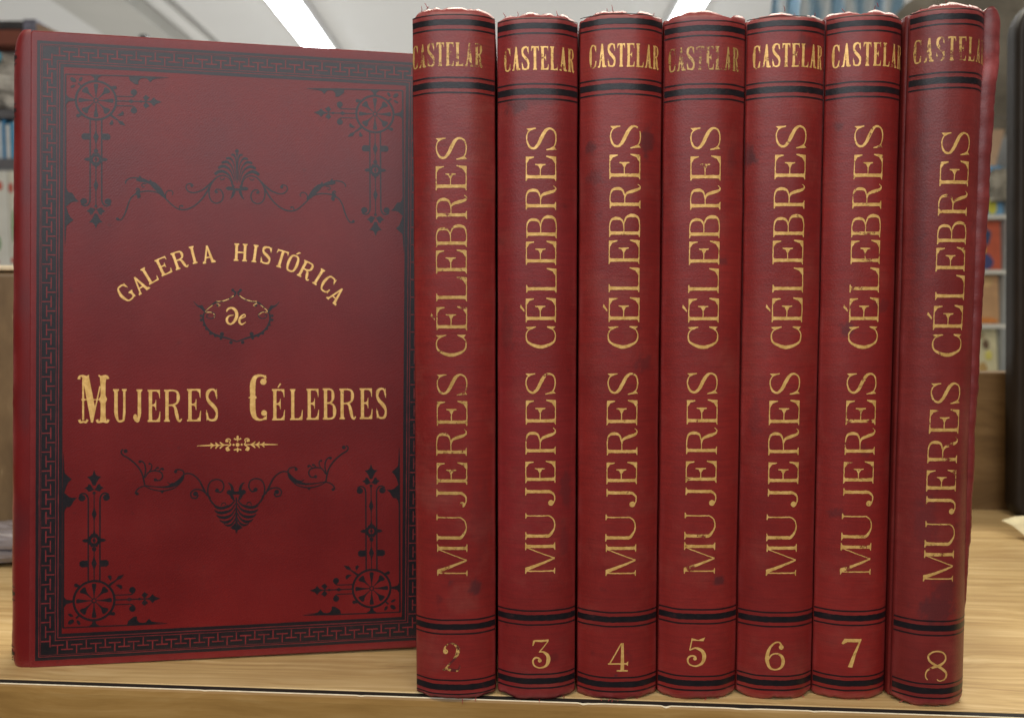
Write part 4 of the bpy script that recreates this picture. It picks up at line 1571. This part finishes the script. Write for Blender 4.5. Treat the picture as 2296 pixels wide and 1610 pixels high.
def scrap():
    v = [(-.014, 0, .0085), (-.0105, -.004, .0068), (-.0055, -.014, .0005), (.004, -.016, .0004), (.012, -.013, .0010), (.014, -.002, .0075), (.006, .003, .0105), (-.006, .002, .0100),
         (-.0045, -.006, .0088), (.0015, -.009, .0045), (.006, -.007, .0075), (.010, -.009, .0050), (-.0015, -.0015, .0115), (.001, -.013, .0028)]
    f = [[0, 1, 7], [1, 8, 7], [1, 2, 8], [2, 9, 8], [2, 3, 13], [2, 13, 9], [3, 11, 13], [13, 11, 9], [3, 4, 11], [4, 5, 11], [5, 10, 11], [11, 10, 9], [9, 10, 8], [8, 12, 7], [8, 10, 12], [10, 5, 6], [10, 6, 12], [12, 6, 7]]
    o = link("paper_scrap", v, f, MAT["scrap"])
    s = o.modifiers.new("thickness", 'SOLIDIFY')
    s.thickness = .0005
    return o


ps = scrap()
ps.location = (0.2895, 0.2000, 0.0003)
ps.scale = (1.0, 1.0, 1.0)
tag(ps, "crumpled scrap of cream paper on the shelf below the dark frame", "paper scrap")

# ------------------------------------------------------------------ the shop behind (all out of focus)
MAT["ceil"] = plain("white_ceiling_paint", (0.74, 0.735, 0.71), 0.8, 0.03, 1.2)
ceil = link("ceiling", [(-5, -3.5, 1.3), (5, -3.5, 1.3), (5, 6.5, 1.3), (-5, 6.5, 1.3)], [[0, 3, 2, 1]], MAT["ceil"])
tag(ceil, kind="structure")
wl = link("back_wall", [(-5, 6.5, -1.3), (5, 6.5, -1.3), (5, 6.5, 1.3), (-5, 6.5, 1.3)], [[0, 1, 2, 3]], plain("pale_wall", (0.70, 0.69, 0.66), 0.8, 0.04, 2))
tag(wl, kind="structure")
fl = link("floor", [(-5, -3.5, -1.3), (5, -3.5, -1.3), (5, 6.5, -1.3), (-5, 6.5, -1.3)], [[0, 1, 2, 3]], plain("grey_floor_tiles", (0.35, 0.33, 0.30), 0.5, 0.1, 3))
tag(fl, kind="structure")
bmat = plain("beam_paint", (0.52, 0.51, 0.47), 0.8, 0.05, 3)
bx = box("ceiling_beam", -1.66, -1.40, 2.7, 6.4, 1.235, 1.298, bmat, None, 0.004)
tag(bx, "grey painted beam along the white ceiling above the face-on book", "ceiling beam")
cd = tube("ceiling_conduit", [(-1.30, 2.2, 1.288), (-1.30, 6.3, 1.288)], .010, plain("conduit_plastic", (0.45, 0.44, 0.41), 0.5, 0.05, 10))
tag(cd, "thin grey conduit running along the ceiling beside the beam", "conduit")


def emit(name, col, s):
    m = M(name)
    m.set(Base_Color=(0.8, 0.8, 0.8), Emission_Color=col, Emission_Strength=s)
    return m.m


MAT["tube"] = emit("lit_tube", (0.90, 0.95, 1.0), 16.0)
MAT["lampbody"] = plain("white_lamp_body", (0.8, 0.8, 0.8), 0.4, 0.03, 10)


def ceiling_light(x, y0, y1, w, label):
    r = empty("ceiling_light", (x, (y0 + y1) / 2, 1.299), label, "ceiling light", "fluorescent ceiling lights")
    L_ = (y1 - y0) / 2
    box("lamp_body", -w / 2 - .008, w / 2 + .008, -L_, L_, -.046, -.001, MAT["lampbody"], r, .004)
    box("diffuser", -w / 2, w / 2, -L_ + .01, L_ - .01, -.052, -.0465, MAT["tube"], r, .002)
    return r


ceiling_light(-0.836, 2.30, 4.60, .115, "lit strip light on the ceiling above the face-on red book")
ceiling_light(0.667, 2.20, 3.50, .095, "lit strip light on the ceiling just above the faint volume 5")


# left: a crowded rack
def shelf_items_left():
    Y = 1.75
    rk = empty("left_rack", (-1.30, Y, 0), "crowded grey book rack behind, at the left edge of the picture", "book rack")
    gm = plain("grey_rack_metal", (0.16, 0.155, 0.165), 0.45, 0.1, 12)
    for z0, z1 in ((.578, .598), (.462, .484), (.195, .222)):
        box("rack_shelf", -.30, .30, 0.005, .32, z0, z1, gm, rk, .002)
    for sx in (-.32, .302):
        box("rack_upright", sx, sx + .018, .28, .32, -1.29, .86, gm, rk, .002)
    # brown carton on the heap
    b = empty("brown_carton", (-1.19, Y + .02, .752), "red-brown carton with dark lid and grey tape on top of the left rack", "carton")
    box("carton_body", -.12, .028, 0, .20, 0, .036, plain("red_brown_card", (0.27, 0.085, 0.055), 0.7, 0.15, 15), b, .003)
    box("lid", -.122, .030, -.002, .202, .0362, .056, plain("dark_card_lid", (0.060, 0.055, 0.055), 0.6, 0.2, 15), b, .003)
    box("grey_tape", .031, .062, -.001, .15, .004, .060, plain("grey_tape", (0.20, 0.195, 0.25), 0.5, 0.5, 60), b, .002)
    prism("flap", [(.063, .0), (.063, .052), (.115, .030), (.115, .0)], 'y', .0, .18, plain("pale_brown_flap", (0.44, 0.30, 0.21), 0.7, 0.15, 15), b)
    # plastic bag heap
    bag = empty("plastic_bag", (-1.21, Y + .10, .598), "pale crumpled plastic bag with a blue patch on the left rack", "plastic bag")
    bagm = M("milky_plastic")
    fz = bagm.noise(bagm.coord(), 22, 5, 0.6)
    bagm.set(Base_Color=bagm.ramp(fz, [(0.32, (0.16, 0.13, 0.10)), (0.45, (0.52, 0.48, 0.42)), (0.7, (0.80, 0.76, 0.68))]), Roughness=0.35)
    crumple("bag_body", 0, 0, .075, .13, .09, .080, bagm.m, .22, 2.4, 28, 1, bag)
    crumple("blue_patch", -.015, -.085, .125, .016, .012, .014, plain("sky_blue_print", (0.13, 0.48, 0.68), 0.5, 0.1, 30), .2, 2, 12, 5, bag)
    # blue and white spines
    cols = [(0.70, 0.74, 0.76), (0.10, 0.22, 0.36), (0.62, 0.70, 0.76), (0.06, 0.25, 0.48), (0.75, 0.76, 0.74), (0.10, 0.36, 0.60), (0.65, 0.70, 0.72), (0.14, 0.30, 0.42)]
    nm_ = ["white", "navy", "pale blue", "deep blue", "chalk white", "bright blue", "light grey", "slate blue"]
    x = -1.243
    for i, c in enumerate(cols):
        wdt = .0085 + .003 * ((i * 7) % 3) / 2
        if x + wdt > -1.155:
            break
        o = empty("slim_book", (x, Y + .012, .4845), "slim %s book standing on the middle board of the left rack" % nm_[i], "book", "slim books on the left rack")
        pm = plain("slim_cover_%d" % i, c, 0.45, 0.12, 40)
        hh = .092 - .006 * ((i * 5) % 3)
        box("cover", 0, wdt - .0006, 0, .15, 0, hh, pm, o, .0008)
        box("page_block", .0009, wdt - .0015, .002, .151, .001, hh + .0004, MAT["paper"], o)
        x += wdt
    # white magazines facing out
    mags = [("white magazine with red and blue marks facing out on the left rack", -1.262, -1.196, (0.80, 0.79, 0.72)),
            ("cream magazine with a green stripe facing out on the left rack", -1.193, -1.130, (0.78, 0.75, 0.63))]
    for i, (lb, x0, x1, c) in enumerate(mags):
        o = empty("magazine", (x0, Y - .004, .223), lb, "magazine", "magazines facing out on the left rack")
        box("cover", 0, x1 - x0, 0, .005, 0, .230, plain("magazine_cover_%d" % i, c, 0.4, 0.06, 20), o, .001)
        a = Art()
        spots = [(.048, .195, .008, .011, 1), (.030, .17, .003, .028, 0), (.040, .060, .008, .018, 2), (.030, .016, .012, .005, 1)] if i == 0 else [(.006, .19, .006, .012, 1), (.010, .10, .005, .04, 2), (.006, .02, .006, .006, 1)]
        mats = [plain("blue_print", (0.16, 0.24, 0.48), 0.5), plain("red_print", (0.60, 0.14, 0.10), 0.5), plain("green_print", (0.30, 0.46, 0.24), 0.5)]
        for (px, pz, rx, rz, ci) in spots:
            a = Art()
            a.disc(px, pz, rx, rz, 18)
            a.build("printed_mark", lambda x, y, l: Vector((x, -.0006, y)), mats[ci], o)


shelf_items_left()


# right: picture books in a tiered rack
def right_rack():
    Y = 1.8
    rk = empty("display_rack", (1.25, Y, -.04), "clear tiered display rack holding picture books behind the last volume", "display rack")
    cm = plain("clear_grey_acrylic", (0.34, 0.35, 0.34), 0.25, 0.15, 12)
    wm = plain("white_shelf_lip", (0.78, 0.76, 0.68), 0.4, 0.05, 12)
    tiers = [.355, .222, .090, -.035]
    for z in tiers:
        box("tier_lip", -.26, -.031, -.012, .10, z + .030, z + .040, wm, rk, .001)
        box("tier_side", -.052, -.030, -.010, .12, z + .041, z + .166, cm, rk, .001)
    box("rack_back", -.28, -.012, .121, .13, -1.25, .60, plain("slate_back_panel", (0.12, 0.13, 0.14), 0.5, 0.1, 8), rk)
    info = [("blue and yellow picture book on the top tier of the display rack", (0.20, 0.42, 0.66), [((0.60, 0.58, 0.55), .60, .62, .18, .10), ((0.72, 0.68, 0.10), .62, .22, .20, .22), ((0.10, 0.22, 0.60), .30, .75, .16, .08), ((0.55, 0.66, 0.75), .35, .35, .10, .20)]),
            ("red picture book with dark blue and yellow shapes on the display rack", (0.58, 0.13, 0.07), [((0.06, 0.08, 0.16), .42, .68, .26, .20), ((0.66, 0.60, 0.08), .30, .38, .16, .12), ((0.08, 0.09, 0.22), .45, .16, .28, .16), ((0.70, 0.42, 0.30), .25, .90, .18, .06)]),
            ("tan picture book with an orange foot on the display rack", (0.56, 0.33, 0.17), [((0.64, 0.42, 0.20), .5, .85, .36, .10), ((0.70, 0.26, 0.07), .5, .06, .48, .06)]),
            ("cream picture book with brown shapes on the lowest tier in view", (0.66, 0.60, 0.38), [((0.16, 0.10, 0.06), .62, .62, .13, .10), ((0.20, 0.13, 0.08), .20, .56, .12, .07), ((0.50, 0.32, 0.12), .48, .14, .16, .13), ((0.70, 0.62, 0.16), .70, .40, .14, .10), ((0.42, 0.34, 0.20), .45, .80, .14, .08)])]
    for (lb, c, sp), z in zip(info, tiers):
        o = empty("picture_book", (1.075, Y - .004, z + .001), lb, "picture book", "picture books on the display rack")
        w_, h_ = .120, .120
        # leans back on the rack
        o.rotation_euler = (R(-6), 0, 0)
        box("cover", 0, w_, 0, .006, 0, h_, plain("picture_cover", c, 0.4, 0.12, 25), o, .0008)
        for i, (pc, px, pz, rx, rz) in enumerate(sp):
            a = Art()
            n = 20
            pts = []
            for k in range(n):
                q = 2 * math.pi * k / n
                rr = 1 + .25 * nz(math.cos(q) * 1.5 + i, math.sin(q) * 1.5, z * 10)
                pts.append((w_ * .42 + px * w_ * .56 + math.cos(q) * rx * w_ * .56 * rr, pz * h_ + math.sin(q) * rz * h_ * rr))
            a.poly([(max(.001, min(w_ - .001, p[0])), max(.001, min(h_ - .001, p[1]))) for p in pts])
            a.build("printed_shape", lambda x, y, l, i=i: Vector((x, -.0008 - .0003 * i, y)), plain("picture_print", pc, 0.45, 0.15, 60), o)
    # things heaped on the rack
    cb = prism("cardboard_flap", [(1.10, .36), (1.16, .36), (1.205, .565), (1.12, .565)], 'y', Y + .02, Y + .05, plain("peach_card", (0.70, 0.47, 0.30), 0.6, 0.08, 10))
    tag(cb, "peach coloured card leaning above the picture books", "card")
    tag(crumple("grey_toy", 1.180, Y - .01, .425, .034, .03, .042, plain("grey_plush", (0.33, 0.30, 0.24), 0.9, 0.45, 35), .25, 3.0, 24, 8), "small grey-brown plush lump sitting on the display rack", "toy")
    tag(crumple("wrapped_bundle", 1.24, Y + .12, .76, .30, .10, .21, plain("brown_grey_wrapping", (0.27, 0.235, 0.18), 0.5, 0.35, 9), .10, 2.6, 34, 4), "large brown-grey wrapped bundle heaped above the display rack", "bundle")
    bb_ = empty("blue_banner", (.78, Y + .5, .86), "pale blue plastic sheet hanging near the ceiling behind volumes 6 and 7", "plastic sheet")
    v, f = [], []
    n = 30
    for i in range(n + 1):
        x = -.02 + .40 * i / n
        y = .012 * math.sin(i * 1.9) + .008 * math.sin(i * .7)
        v += [(x, y, .0), (x + .03, y, .34), (x + .03, y + .003, .34), (x, y + .003, .0)]
    for i in range(n):
        for j in range(4):
            j2 = (j + 1) % 4
            f.append([i * 4 + j, i * 4 + j2, (i + 1) * 4 + j2, (i + 1) * 4 + j])
    sm = M("pale_blue_plastic")
    w = sm.n("ShaderNodeTexWave", bands_direction='X')
    w.inputs["Scale"].default_value = 5.0
    w.inputs["Distortion"].default_value = 4.0
    sm.l(sm.coord(), w.inputs["Vector"])
    sm.set(Base_Color=sm.ramp(w.outputs["Fac"], [(0.2, (0.30, 0.48, 0.62)), (0.6, (0.62, 0.72, 0.76)), (0.9, (0.76, 0.80, 0.80))]), Roughness=0.3)
    link("sheet", v, f, sm.m, bb_)


right_rack()
